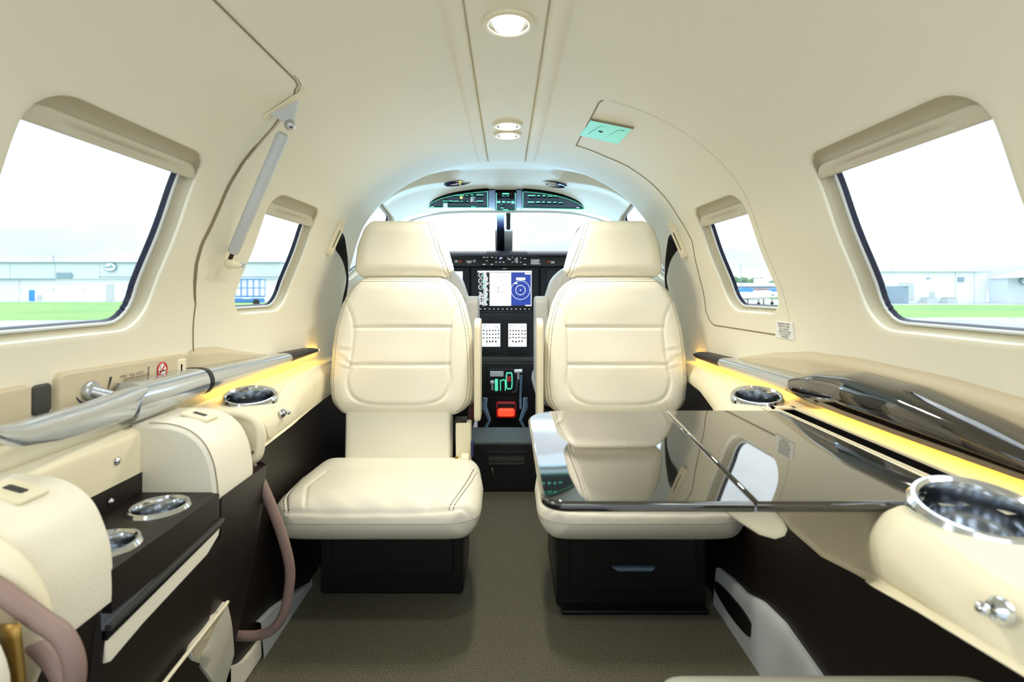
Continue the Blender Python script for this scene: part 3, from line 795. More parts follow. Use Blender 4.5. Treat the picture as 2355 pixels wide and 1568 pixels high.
# ---------------------------------------------------------------- armrests with cup holders
def cup(name, c, r, depth, parent, m='chrome', ax=(0, 0, 1), skirt=0.012):
    mb = MB()
    mb.lathe([(r + 0.008, -skirt), (r + 0.008, -0.0015), (r + 0.0045, 0.0040), (r + 0.001, 0.0045), (r - 0.002, 0.0015), (r - 0.004, -0.006), (r - 0.0045, -depth + 0.004), (r - 0.010, -depth), (0.001, -depth)], c, ax, 64)
    return mb.build(name, m, parent, sharp=30)
def jack(c, ax, parent):
    mb = MB(); mb.lathe([(0.001, 0.004), (0.003, 0.004), (0.0035, 0.006), (0.0055, 0.007), (0.008, 0.004), (0.0095, 0.001), (0.0095, -0.002)], c, ax, 20)
    mb.sphere(tuple(Vector(c) + Vector(ax) * 0.012), 0.0048, 8)
    return mb.build('headset_jack', 'chrome', parent)
def armrest(side, txt, y0, y1, cups, slot):
    t = thing('side_armrest', txt, 'armrest', (side * 0.55, (y0 + y1) / 2, 0))
    ys = list(np.arange(y0, y1, 0.0055)) + [y1]; rows = []
    for y in ys:
        xi, zb, zt = arm_in(y, side), arm_bot(y, side), arm_top(y, side)
        fl = min(0.75, max(0.3, (0.598 - xi) / 0.09))
        xa = max(0.5165, xi + 0.062 * fl); zt2 = interp(y, [0.545, 0.580, 1.0, 1.05], [zt, -0.230, -0.230, zt]) if side > 0 else zt
        kp = [(0.636, -0.19), (0.632, -0.215), (0.618, zt2 + 0.002), (0.602, zt2), (xa, zt2), (xa - 0.0025, zt), (min(xa - 0.006, xi + 0.06 * fl), zt), (xi + 0.032 * fl, zt - 0.002), (xi + 0.012, zt - 0.012), (xi + 0.002, zt - 0.032), (xi + 0.003, (zt - 0.04 + zb) / 2), (xi + 0.008, zb + 0.006), (xi + 0.014, zb), (0.592, zb + 0.004)]
        # the forward half is a shade further outboard and lower under the lamp strip
        pts = catmull([(a, b, 0) for a, b in kp], 6)
        rows.append([Vector((side * p.x, y, ZC + p.y)) for p in pts])
    def mask(i, j):
        c = (rows[i][j] + rows[i + 1][j + 1]) / 2
        for (cx, cy, r) in cups:
            if math.hypot(c.x - cx, c.y - cy) < r + 0.001 and c.z > ZC - 0.262: return False
        if slot and slot[0] < c.x < slot[1] and slot[2] < c.y < slot[3] and c.z > ZC - 0.262: return False
        return True
    mb = MB(); mb.grid(rows, mask=mask)
    mb.f.append(tuple(len(mb.v) + i for i in range(len(rows[0])))); mb.m.append(0); mb.v += [tuple(p) for p in rows[0]]
    body = mb.build('armrest_body', 'cream', t, merge=0.0001, sharp=70)
    for cx, cy, r in cups: cup('cup_holder', (cx, cy, ZC + arm_top(cy, side) + 0.010), r, 0.066, t, 'chrome', (-side * 0.08, -0.20, 1), 0.030)
    return t
LC = (-0.532, 1.083, 0.046); RC1 = (0.528, 1.10, 0.044); RC2 = (0.445, 0.493, 0.046)
arm_l = armrest(-1, 'cream side armrest with one cup holder beside the airstair door', 0.975, 1.80, [LC], None)
arm_r = armrest(1, 'cream side armrest with two cup holders and the table slot', 0.20, 1.80, [RC1, RC2], (0.521, 0.557, 0.606, 1.010))
jack((-0.4590, 1.069, ZC - 0.254), (1, 0, 0.15), arm_l)
jack((0.348, 0.368, ZC - 0.227), (-1, 0, 0.15), arm_r)
# raised plinth round the left cup holder (stepped edge of the trim) and the gap edge at the door
mb = MB()
e = [(-0.560, 1.005, ZC - .2320), (-0.52, 0.995, ZC - .2322), (-0.495, 0.992, ZC - .2335), (-0.475, 0.992, ZC - .241), (-0.4605, 0.995, ZC - .262), (-0.4595, 1.005, ZC - .283), (-0.4600, 1.02, ZC - .290), (-0.4600, 1.045, ZC - .285), (-0.4605, 1.07, ZC - .272)]
mb.tube(catmull(e, 8), 0.0010, 6); mb.build('trim_groove', 'tan', arm_l)
mb = MB(); kp = [(0.632, -0.215), (0.618, -.230), (0.600, -.232), (.52, -.232), (.495, -.233), (.472, -.243), (.461, -.262), (.460, -.285), (.466, -.312), (.49, -.325)]
mb.tube([Vector((-p.x, 0.975, ZC + p.y)) for p in catmull([(a, b, 0) for a, b in kp], 5)], 0.009, 10); mb.build('door_edge_roll', 'cream', arm_l)
# table slot trough
mb = MB(); mb.box(0.518, 0.561, 0.595, 1.020, ZC - 0.31, ZC - 0.300); mb.box(0.518, 0.5205, 0.595, 1.020, ZC - 0.305, ZC - 0.2320); mb.box(0.5580, 0.5605, 0.595, 1.020, ZC - 0.305, ZC - 0.2320); mb.box(0.521, 0.555, 0.595, 0.5985, ZC - .305, ZC - .2320); mb.box(0.521, 0.555, 1.0165, 1.020, ZC - .305, ZC - .2320)
mb.build('table_slot', 'black', arm_r)
mb = MB()
for x0, x1, y0, y1 in ((0.5180, 0.5220, 0.592, 1.024), (0.5555, 0.5615, 0.592, 1.024), (0.5180, 0.5615, 0.592, 0.607), (0.5180, 0.5615, 1.008, 1.024)):
    mb.box(x0, x1, y0, y1, ZC - 0.2325, ZC - 0.2290)
mb.build('slot_trim', 'cream', arm_r)

# ledge padding, rails and lamp strips
def ledge(side, ys, zt, zb, name, txt):
    mb = MB(); rows = []
    for y in np.linspace(ys[0], ys[-1], 70):
        a, b = interp(y, ys, zt), interp(y, ys, zb); r = []
        for k in np.linspace(0, 1, 14):
            z = a + (b - a) * k
            r.append(P(y, s_of_z(z), side, -0.009 * (sstep(k, 0, 0.35)) * sstep(min(y - ys[0], ys[-1] - y), -0.001, 0.04)))
        rows.append(r)
    mb.grid(rows); o = mb.build(name, 'tan', sharp=60); return tag(o, txt, 'trim pad')
ledge(-1, [1.045, 1.08, 1.15, 1.25, 1.38], [-0.122, -0.121, -0.126, -0.148, -0.172], [-0.165, -0.166, -0.167, -0.17, -0.174], 'ledge_pad', 'tan ledge pad above the silver rail, forward of the door')
ledge(1, [0.15, 0.45, 0.75, 0.95, 1.10, 1.25, 1.42], [-0.155, -0.150, -0.126, -0.124, -0.131, -0.152, -0.186], [-0.20, -0.20, -0.19, -0.185, -0.184, -0.187, -0.19], 'ledge_pad', 'long tan ledge pad above the black lacquered bolster')
def rail(side, ys, zt, zb, mats, split, txt, x=0.598, thick=0.016):
    t = thing('trim_rail', txt, 'trim rail', (side * x, (ys[0] + ys[-1]) / 2, ZC - .19))
    for nm, m, a, b in split:
        rings = []
        for y in np.linspace(a, b, 24):
            z1, z0 = ZC + interp(y, ys, zt), ZC + interp(y, ys, zb)
            e = 1 if nm == 'rail_bar' else 1 - 0.25 * sstep(y, b - 0.012, b)
            zm = (z0 + z1) / 2
            rings.append([Vector((side * (x + dx), y, zm + (zz - zm) * e)) for dx, zz in catmull2([(0.03, z0), (0.004, z0), (-thick * .6, z0 + (z1 - z0) * .12), (-thick, zm), (-thick * .6, z1 - (z1 - z0) * .12), (0.004, z1), (0.03, z1)])])
        mb = MB(); mb.loft(rings); mb.build(nm, m, t, sharp=50)
    return t
def catmull2(p): return [(q.x, q.y) for q in catmull([(a, b, 0) for a, b in p], 4)]
rl = rail(-1, [1.03, 1.25, 1.62], [-.158, -.168, -.181], [-.206, -.203, -.197], None, [('rail_bar', 'silver', 1.035, 1.42), ('rail_reflection', 'brown', 1.42, 1.62)], 'silver trim rail with a dark reflection painted on its far end above the left armrest')  # brown end section of both rails is a reflection painted as colour
rr_ = rail(1, [1.0, 1.2, 1.63], [-.179, -.184, -.194], [-.219, -.217, -.216], None, [('rail_bar', 'silver', 1.0, 1.44), ('rail_reflection', 'brown', 1.44, 1.63)], 'silver trim rail with a painted dark reflection between bolster and copilot side')
mb = MB(); mb.tube([(-0.611, y, ZC + interp(y, [1.03, 1.25, 1.62], [-.206, -.203, -.197]) - .0005) for y in np.linspace(1.08, 1.70, 12)], 0.0024, 6); mb.build('lamp_strip', 'led', rl)
mb = MB(); mb.tube([(0.611, y, ZC + interp(y, [1.0, 1.2, 1.63], [-.219, -.217, -.216]) - .0005) for y in np.linspace(1.12, 1.70, 12)], 0.0024, 6); mb.build('lamp_strip', 'led', rr_)
# black lacquered bolster over the table slot
t = thing('lacquer_bolster', 'black lacquered half moon bolster over the amber lit table slot', 'trim panel', (0.58, 0.8, ZC - .2))
rings = []
for y in np.linspace(0.10, 1.145, 70):
    zt = interp(y, [0.10, 0.30, 0.45, 0.55, 0.66, 0.78, 0.90, 1.0, 1.08, 1.13, 1.145], [-.24, -.22, -.205, -.185, -.163, -.145, -.143, -.156, -.178, -.198, -.206]); zb = interp(y, [0.10, 0.45, 0.60, 1.0, 1.145], [-.2300, -.2100, -.2165, -.2160, -.2105])
    zt = max(zt, zb + 0.004); h = zt - zb; bl = 0.036 * h / 0.085
    rings.append([Vector((dx, y, ZC + zz)) for dx, zz in catmull2([(0.632, zb), (0.597 - bl * .5, zb), (0.593 - bl * .6, zb + h * .05), (0.593 - bl * .75, zb + h * .32), (0.594 - bl * .72, zb + h * .62), (0.597 - bl * .45, zb + h * .86), (0.608, zt - h * .01), (0.628, zt), (0.64, zt - h * .2)])])
mb = MB(); mb.loft(rings); mb.build('bolster_cover', 'gloss', t, sharp=60)
mb = MB(); mb.tube([(0.601, y, ZC - 0.0012 + interp(y, [0.10, 0.45, 0.60, 1.0, 1.145], [-.2300, -.2100, -.2165, -.2160, -.2105])) for y in np.linspace(0.35, 1.10, 16)], 0.0030, 6); mb.build('lamp_strip', 'led', t)

# ---------------------------------------------------------------- folding table
t = thing('folding_table', 'smoked glossy two leaf folding table over the seat by the small hatch window', 'table', (0.25, 0.77, ZC - .24))
TZ = ZC - 0.228
def leaf(outline, name):
    mb = MB(); mb.prism(outline, lambda a, c, q: Vector((a, c, q)), TZ - 0.0115, TZ, bev=0.0035); return mb.build(name, 'table', t, sharp=50)
def arc(cx, cy, r, a0, a1, n=8): return [(cx + r * math.cos(math.radians(a0 + (a1 - a0) * k / n)), cy + r * math.sin(math.radians(a0 + (a1 - a0) * k / n))) for k in range(n + 1)]
leaf(arc(0.066, 0.586, 0.028, 180, 270) + [(0.2655, 0.558), (0.2985, 0.984)] + arc(0.108, 0.914, 0.070, 90, 180, 10), 'table_leaf')
leaf([(0.2675, 0.558), (0.448, 0.558), (0.488, 0.564), (0.502, 0.574), (0.508, 0.592), (0.514, 0.972), (0.506, 0.984), (0.3005, 0.984)], 'table_leaf')
mb = MB(); mb.tube([(0.2662, 0.560, TZ - 0.008), (0.2995, 0.982, TZ - 0.008)], 0.003, 8); mb.build('table_hinge', 'chrome', t)
mb = MB()
mb.prism([(0.228, -.2405), (0.275, -.276), (0.30, -.292), (0.318, -.297), (0.330, -.293), (0.334, -.284), (0.328, -.272), (0.30, -.2405)], lambda a, c, q: Vector((a, q, ZC + c)), 0.615, 0.72, bev=0.006)
mb.build('table_support', 'cream', t)
mb = MB(); mb.prism(rrect(0.27, 0.30, 0.61, 0.66, 0.005), lambda a, c, q: Vector((a, c, q)), TZ - 0.022, TZ - 0.0125); mb.build('support_latch', 'brown', t)
for y in (0.66, 0.90):
    mb = MB(); mb.box(0.45, 0.527, y, y + 0.03, TZ - 0.0135, TZ - 0.0115); mb.build('table_arm', 'black', t)
# ---------------------------------------------------------------- ceiling lamps
def downlight(y, z, r, txt, tilt, power=6.0):
    t = thing('ceiling_downlight', txt, 'ceiling light', (0.003, y, z), 'round downlights in the ceiling strip')
    c = (0.003, y, z)
    mb = MB(); mb.lathe([(r * 1.28, 0.0), (r * 1.25, -0.004), (r * 1.10, -0.006), (r * 1.0, -0.005), (r * .97, 0.0)], c, (0, 0, 1), 40); mb.build('trim_ring', 'cream', t)
    mb = MB(); mb.lathe([(r * 0.985, -0.0035), (r * 0.9, -0.001), (r * 0.6, 0.001), (0.001, 0.002)], c, (0, 0, 1), 40); mb.build('reflector', 'chrome', t)
    mb = MB(); mb.lathe([(r * 0.74, -0.002), (r * 0.70, -0.0065), (r * 0.45, -0.0085), (0.001, -0.009)], c, (0.05, tilt, 1), 32); mb.build('lens', 'lamp', t)
    l = bpy.data.lights.new('downlight_bulb', 'SPOT'); l.energy = power; l.color = (1.0, 0.93, 0.80); l.spot_size = math.radians(150); l.spot_blend = 0.8; l.shadow_soft_size = 0.03
    o = bpy.data.objects.new('downlight_bulb', l); COL.objects.link(o); o.location = (c[0], y, z - 0.02)
downlight(0.867, STRIP_Z, 0.034, 'round ceiling downlight nearest the cabin aisle camera end, largest of three', 0.12, 10)
downlight(1.405, STRIP_Z, 0.031, 'small ceiling downlight, rear one of the close pair', 0.0, 9)
downlight(1.492, STRIP_Z, 0.031, 'small ceiling downlight, forward one of the close pair', -0.1, 9)

# illuminated exit plate on the hatch
def wall_panel(mb, pts, side, off0, off1, mi=0):
    """pts are (y, s) outline on the liner; a slab following it"""
    mb.loft([[P(y, s, side, o) for y, s in inset_poly(pts, i)] for o, i in ((off0, 0.0), (off1 + 0.001 * (1 if off0 > off1 else -1), 0.0), (off1, 0.001))], mi, cap=True)
q = [hit(*p)[:2] for p in ((1360, 274), (1457, 294), (1425, 331), (1335, 310))]
t = thing('exit_sign', 'luminous cyan exit plate set in the right ceiling hatch', 'sign', P(q[0][0], q[0][1], 1))
mb = MB(); wall_panel(mb, q, 1, 0.0, -0.0015); mb.build('sign_plate', 'cyan', t)
qc = (sum(a for a, b in q) / 4, sum(b for a, b in q) / 4)
def bil(u, v):
    a = [q[0][k] * (1 - u) + q[1][k] * u for k in (0, 1)]; b = [q[3][k] * (1 - u) + q[2][k] * u for k in (0, 1)]
    return P(a[0] * (1 - v) + b[0] * v, a[1] * (1 - v) + b[1] * v, 1, -0.0028)
o = bil(0.5, 0.45); ex = bil(0.9, 0.5) - bil(0.1, 0.5); ey = bil(0.5, 0.1) - bil(0.5, 0.9)
lettering('sign_lettering', 'EXIT', 0.03, frame_mx(bil(.40, .42), ex, ey), 'mk_white', t)
lettering('sign_lettering', 'PULL', 0.018, frame_mx(bil(.45, .86), ex, ey), 'mk_white', t)
mb = MB()
for u0 in (0.22, 0.66):
    mb.tube([bil(u0 - .05, .8), bil(u0 + .08, .22), bil(u0 + .22, .20)], 0.0008, 4)
mb.tube([bil(.33, .5), bil(.40, .5), bil(.47, .52)], [0.001, 0.004, 0.001], 8); mb.build('sign_outline', 'blue_dark', t)
mb = MB(); ed = [bil(0, -.02), bil(1.0, -.02)]; mb.tube([bil(-.0, -.04), bil(1.0, -.04)], 0.0024, 6); mb.build('sign_edge', 'seam', t)

# emergency exit placard
y, s, sd = hit(1808, 762)
t = thing('exit_placard', 'small white placard with grey text below the hatch window', 'placard', P(y, s, 1))
qa = [hit(*p)[:2] for p in ((1788, 737), (1825, 742), (1829, 783), (1786, 776))]
mb = MB(); wall_panel(mb, qa, 1, 0.0, -0.0027); mb.build('placard_card', 'paper', t)
lx = ['EMERGENCY EXIT', 'REMOVE COVER', 'PULL HANDLE', 'TURN LATCH AND', 'PULL DOOR IN', 'WARNING']
for k, tx in enumerate(lx):
    v = 0.12 + 0.148 * k
    yy = qa[0][0] * .5 + qa[1][0] * .5; ss = qa[0][1] * (1 - v) + qa[3][1] * v
    lettering('placard_lettering', tx, 0.0064, frame_mx(P(yy, ss + 0.0005, 1, -0.0036), (0, -1, 0), (0, 0, 1)), 'panelgrey', t)

# ---------------------------------------------------------------- door strut
t = thing('door_strut', 'white gas strut beside the airstair door window', 'door strut', W(560, 430, 1.0))
a = hit(645, 262); b = hit(462, 590)
pa_ = P(a[0], a[1], -1, -0.022); pb_ = P(1.085, b[1], -1, -0.016)
d = (pb_ - pa_).normalized()
p0, p1 = pa_ + d * 0.022, pb_ - d * 0.024
mb = MB(); mb.tube([p0, p0 + d * 0.004, p1 - d * 0.004, p1], [0.009, 0.0115, 0.0115, 0.010], 18); mb.build('strut_cylinder', 'kick', t)
mb = MB(); mb.tube([p1, pb_], 0.0045, 10); mb.build('strut_rod', 'brown', t)
mb = MB(); mb.sphere(pa_ + Vector((0.006, -0.004, -0.004)), 0.0105, 10); mb.build('strut_ball', 'steel', t)
e0 = P(a[0] - 0.012, a[1] - 0.045, -1, -0.003); e1 = P(a[0] - 0.03, a[1] + 0.012, -1, -0.003)
mb = MB(); nrm = Vector((0.75, -0.2, -0.6)).normalized()
tri = [e0, e1, pa_ + Vector((0.008, 0, -0.008))]
mb.loft([[p - Vector((0, 0.002, 0)) for p in tri], [p + Vector((0, 0.002, 0)) for p in tri]]); mb.build('strut_bracket', 'kick', t)
qb = [(a[0] - 0.02 + dy, a[1] - 0.017 + ds) for dy, ds in rrect(-0.012, 0.008, -0.052, 0.042, 0.006, 4)]
mb = MB(); wall_panel(mb, qb, -1, 0.0, -0.003); mb.build('bracket_plate', 'cream', t)
mb = MB(); mb.sphere(pb_ + Vector((0.002, 0, -0.004)), 0.011, 10); mb.tube([pb_ + Vector((0, 0, -0.004)), pb_ + Vector((0.008, 0.022, -0.006))], 0.008, 12); mb.build('strut_end', 'cream', t)
mb = MB(); q0 = pb_ + Vector((0.008, 0.022, -0.006)); mb.tube([q0, q0 + Vector((0.004, 0.012, -0.001)), q0 + Vector((0.006, 0.018, -0.001))], [0.007, 0.0075, 0.003], 12); mb.build('strut_bolt', 'chrome', t)
# ---------------------------------------------------------------- shoulder belts with guide plates
for side, tx, pl, sp in ((-1, 'black shoulder belt hanging from a cream guide plate on the left pillar', ((783, 512), (755, 576)), ((781, 540), (762, 568))), (1, 'black shoulder belt hanging from a cream guide plate on the right pillar', ((1549, 517), (1576, 582)), ((1549, 545), (1570, 574)))):
    a, b = hit(*pl[0]), hit(*pl[1])
    t = thing('shoulder_belt', tx, 'seat belt', P(a[0], a[1], side), 'shoulder belts on the cabin pillars')
    pa_, pb_ = P(a[0], a[1], side, -0.004), P(b[0], b[1], side, -0.004)
    ax = (pb_ - pa_).normalized(); nrm = Vector((-side * 0.75, -0.62, -0.25)); nrm = (nrm - ax * nrm.dot(ax)).normalized(); cr = ax.cross(nrm)
    L_ = (pb_ - pa_).length
    mb = MB(); mb.prism(rrect(-0.012, 0.012, -0.012, L_ + 0.012, 0.006), lambda u, v, w: pa_ + cr * u + ax * v + nrm * w, -0.006, 0.006, bev=0.002); mb.build('guide_plate', 'cream', t)
    for c in (pa_, pb_):
        mb = MB(); mb.lathe([(0.001, 0.004), (0.006, 0.003), (0.0075, 0.0)], c + nrm * 0.006, nrm, 16); mb.build('plate_screw', 'cream', t)
    top = [pa_ + ax * (0.25 * L_) + nrm * 0.007, pa_ + ax * (0.86 * L_) + nrm * 0.007]
    inb = -side
    rows = []
    cen0 = (top[0] + top[1]) / 2; sl = (top[1] - top[0])
    end = Vector((side * 0.548, 1.72, ZC - 0.02))
    yb = 1.70
    key = [(top[0], top[1])] + [(Vector((side * a, 1.69, ZC + b)), Vector((side * c_, 1.68, ZC + d_))) for a, b, c_, d_ in ((.525, .168, .552, .128), (.516, .11, .530, .095), (.514, .06, .5185, .055), (.514, .02, .517, .02), (.525, -.06, .533, -.06), (.545, -.2, .553, -.2), (.55, -.26, .558, -.26))]
    old = [(top[0], top[1]),
           (Vector((side * 0.545, 1.705, ZC + 0.135)), Vector((side * 0.556, 1.69, ZC + 0.105))),
           (Vector((side * 0.543, 1.70, ZC + 0.09)), Vector((side * 0.551, 1.68, ZC + 0.07))),
           (Vector((side * 0.541, 1.70, ZC + 0.03)), Vector((side * 0.545, 1.67, ZC + 0.02))),
           (Vector((side * 0.548, 1.715, ZC - 0.08)), Vector((side * 0.552, 1.68, ZC - 0.08))),
           (Vector((side * 0.570, 1.72, ZC - 0.20)), Vector((side * 0.572, 1.68, ZC - 0.20))),
           (Vector((side * 0.560, 1.74, ZC - 0.26)), Vector((side * 0.560, 1.70, ZC - 0.26)))]
    A = catmull([k[0] for k in key], 6); B = catmull([k[1] for k in key], 6)
    for p, q_ in zip(A, B): rows.append([p + (q_ - p) * k for k in (0, .25, .5, .75, 1)])
    mb = MB(); mb.grid(rows); o = mb.build('belt_webbing', 'strap', t)
    md = o.modifiers.new('thickness', 'SOLIDIFY'); md.thickness = 0.0015

# ---------------------------------------------------------------- airstair door: latch panel, handle, rail
def plate(y0, y1, z0, z1, r, off, name, m, parent, side=-1, base=0.001, slope=0.0):
    o2 = [(a, s_of_z(c + slope * (a - y0))) for a, c in rrect(y0, y1, z0, z1, r)]
    mb = MB(); mb.loft([[P(y, s, side, o) for y, s in inset_poly(o2, i)] for o, i in ((base, 0), (off * .6, 0), (off * .9, 0.0015), (off, 0.004))], cap=True)
    return mb.build(name, m, parent, sharp=50)
t = thing('door_latch_panel', 'tan latch panel with placards and a no smoking sign under the door window', 'latch panel', P(0.9, s_of_z(-0.15), -1))
plate(0.735, 1.035, -0.19, -0.118, [0.006, 0.008, 0.012, 0.006], -0.011, 'latch_plate', 'tan', t, slope=-0.03)
plate(0.995, 1.022, -0.176, -0.133, 0.006, -0.0145, 'latch_bezel', 'cream', t)
plate(0.999, 1.008, -0.165, -0.142, 0.002, -0.0155, 'latch_slot', 'black', t)
on = lambda y, z, off=-0.0125: P(y, s_of_z(z), -1, off)
for dz, tx, yy in ((-0.143, 'OPEN   PULL LATCH', 0.875), (-0.1485, '            ROTATE HANDLE UP', 0.875), (-0.158, 'CLOSE   ROTATE', 0.880), (-0.1635, '            HANDLE DOWN', 0.880)):
    lettering('placard_lettering', tx, 0.0062, frame_mx(on(yy, dz), (0, 1, 0), (0, 0, 1)), 'mk_dark', t)
mb = MB(); mb.tube([on(0.915, -0.135), on(0.915, -0.152)], 0.0006, 4); mb.tube([on(0.828, -0.139), on(0.822, -0.158)], [0.0018, 0.0005], 4); mb.build('placard_mark', 'mk_dark', t)
c = on(0.951, -0.146, -0.0128)
mb = MB(); ring = [c + Vector((0, 0.0125 * math.cos(k * PI / 18), 0.0125 * math.sin(k * PI / 18))) for k in range(36)]
mb.tube(ring, 0.0012, 6, closed=True); mb.tube([c + Vector((0, -0.0085, -0.0085)), c + Vector((0, 0.0085, 0.0085))], 0.0011, 6)
sg = thing('no_smoking_sign', None, None); sg.parent = t; sg.location = c - wl(t)
mb.build('sign_ring', 'mk_red', sg)
mb = MB(); mb.lathe([(0.0125, -0.0008), (0.001, -0.0008)], c, (1, 0, 0), 32); mb.build('sign_disc', 'paper', sg)
mb = MB(); mb.box(c.x - 0.0004, c.x + 0.0008, c.y - 0.008, c.y + 0.007, c.z - 0.0035, c.z - 0.0015); mb.tube([c + Vector((0.0006, -0.007, 0)), c + Vector((0.0006, -0.005, 0.003)), c + Vector((0.0006, -0.007, 0.005)), c + Vector((0.0006, -0.004, 0.008))], 0.0004, 4); mb.build('sign_cigarette', 'mk_dark', sg)
cc = on(0.785, -0.147, -0.006)
mb = MB(); mb.lathe([(0.026, 0.002), (0.026, 0.004), (0.024, 0.004), (0.023, -0.004), (0.001, -0.005)], cc, (1, 0, 0.1), 32); mb.build('latch_well', 'blue_dark', t)
mb = MB(); mb.lathe([(0.0145, -0.004), (0.0145, 0.012), (0.0125, 0.015), (0.001, 0.015)], cc + Vector((0, 0, -0.006)), (1, 0, 0.1), 32); mb.build('latch_spindle', 'steel', t)
t2 = thing('door_side_panel', 'tan panel with a dim recess aft of the door latch panel', 'trim panel', P(0.62, s_of_z(-0.15), -1))
plate(0.50, 0.694, -0.195, -0.126, 0.008, -0.010, 'panel_plate', 'tan', t2)
plate(0.701, 0.731, -0.172, -0.130, 0.008, -0.004, 'panel_recess', 'panelgrey', t2)

# sculpted silver handle lever
t = thing('lever_handle', 'sculpted silver lever handle of the airstair door', 'door handle', W(200, 930, 0.68))
key = [ # y, x, z top, z bottom, thickness
 (0.455, -0.505, -0.117, -0.124, 0.012), (0.50, -0.508, -0.127, -0.138, 0.018), (0.535, -0.517, -0.140, -0.158, 0.022), (0.575, -0.530, -0.147, -0.174, 0.024), (0.64, -0.547, -0.151, -0.187, 0.025), (0.70, -0.559, -0.154, -0.193, 0.025), (0.76, -0.569, -0.154, -0.197, 0.025), (0.805, -0.575, -0.152, -0.199, 0.024), (0.835, -0.578, -0.153, -0.178, 0.018)]
ys = [k[0] for k in key]; rings = []
for y in np.linspace(ys[0], ys[-1], 50):
    x, a, b, w = [interp(y, ys, [k[i] for k in key]) for i in (1, 2, 3, 4)]
    h = a - b
    rings.append([Vector((x + dx, y - (0.03 * max(0, (zz - b) / h) - 0.015) * 0, ZC + zz)) for dx, zz in catmull2([(-w, b + h * .25), (-w * .5, b), (0.0, b + h * .05), (w * .18, b + h * .5), (w * .1, b + h * .9), (-w * .4, a), (-w, a - h * .1), (-w * 1.1, b + h * .6)])])
mb = MB(); mb.loft(rings); mb.build('handle_grip', 'silver', t, sharp=55)
mb = MB(); mb.tube([cc + Vector((0.010, 0, -0.006)), Vector((-0.580, 0.80, ZC - 0.170))], 0.008, 14); mb.build('handle_stem', 'steel', t)
# rail on the door
t = thing('door_rail', 'bright silver rail piece on the airstair door beside the handle', 'trim rail', (-0.6, 0.92, ZC - .18))
rings = []
for y in np.linspace(0.815, 1.018, 24):
    z1, z0 = interp(y, [.815, 1.02], [-.150, -.155]), interp(y, [.815, 1.02], [-.212, -.206]); zm = (z0 + z1) / 2; x = interp(y, [.815, 1.02], [.592, .598])
    off = 0.03 * 0
    rings.append([Vector((-(x + dx), y + 0.035 * max(0, (zz - zm) / (z1 - z0)) * (1 - sstep(y, .815, .9)), ZC + zz)) for dx, zz in catmull2([(0.03, z0), (0.004, z0), (-.013, z0 + (z1 - z0) * .12), (-.021, zm), (-.013, z1 - (z1 - z0) * .12), (0.004, z1), (0.03, z1)])])
mb = MB(); mb.loft(rings); mb.build('rail_bar', 'silver', t, sharp=50)
mb = MB(); mb.loft([[Vector((p.x + 0.0, p.y, p.z)) for p in r] for r in [[Vector((q.x + (0.001), 1.019 + d, ZC - .1805 + (q.z - ZC + .1805) * 1.02)) for q in rings[-1]] for d in (0, 0.012)]]); mb.build('rail_gap', 'black', t)

# lower half of the airstair door: ledge, two padded cheeks, drink shelf
t = thing('airstair_lower_door', 'padded cream lower half of the airstair door with a dark drink shelf', 'door', (-0.52, 0.7, 0))
mb = MB(); rows = []
for y in np.linspace(-0.3, 0.96, 60):
    rows.append([Vector((-x, y, ZC + z)) for x, z in catmull2([(.645, -.185), (.632, -.198), (.618, -.206), (.606, -.211), (.602, -.216), (.603, -.2185), (.597, -.219), (.586, -.224), (.580, -.232), (.579, -.26), (.579, -.292)])])
mb.grid(rows); mb.build('door_ledge', 'cream', t, sharp=60)
def cheek(y0, y1, zb, x1=0.462):
    prof = [(0.60, -.215), (0.57, -.214), (0.535, -.216), (0.505, -.226), (0.482, -.246), (0.468, -.275), (x1, -.305), (x1 - .002, zb + .006), (x1 + .003, zb), (x1 + 0.03, zb), (0.60, zb)]
    pts = [(q.x, q.y) for q in catmull([(a, b, 0) for a, b in prof], 5)]
    mb = MB(); mb.prism([(-a, ZC + b) for a, b in pts], lambda a, c, q: Vector((a, q, c)), y0, y1, bev=0.007)
    k = mb.build('padded_cheek', 'leather', t, sharp=50)
    mb = MB(); mb.tube([Vector((-a, y0 + 0.004, ZC + b + 0.001)) for a, b in pts[5:36]], 0.0008, 5); mb.build('cheek_seam', 'seam', k)
    ym = y0 + (y1 - y0) * 0.55
    c = Vector((-0.527, ym, ZC - 0.2165)); ax = Vector((-0.030, 0, 0.0085)).normalized(); nz = Vector((0.27, 0, 0.96))
    mb = MB()
    mb.prism(rrect(-0.024, 0.024, -0.018, 0.018, 0.004), lambda a, b, q: c - ax * a + Vector((0, b, 0)) + nz * q, -0.002, 0.0025, bev=0.001); mb.build('latch_bezel', 'cream', k)
    mb = MB(); mb.prism(rrect(-0.011, 0.011, -0.005, 0.005, 0.002), lambda a, b, q: c - ax * a + Vector((0, b, 0)) + nz * q, 0.0, 0.003); mb.build('latch_slot', 'panelgrey', k)
    return k
cheek(0.828, 0.952, -0.338); cheek(0.495, 0.612, -0.362, 0.460)
mb = MB(); mb.box(-0.590, -0.578, 0.60, 0.835, ZC - .33, ZC - .290); mb.build('shelf_back', 'brown', t)
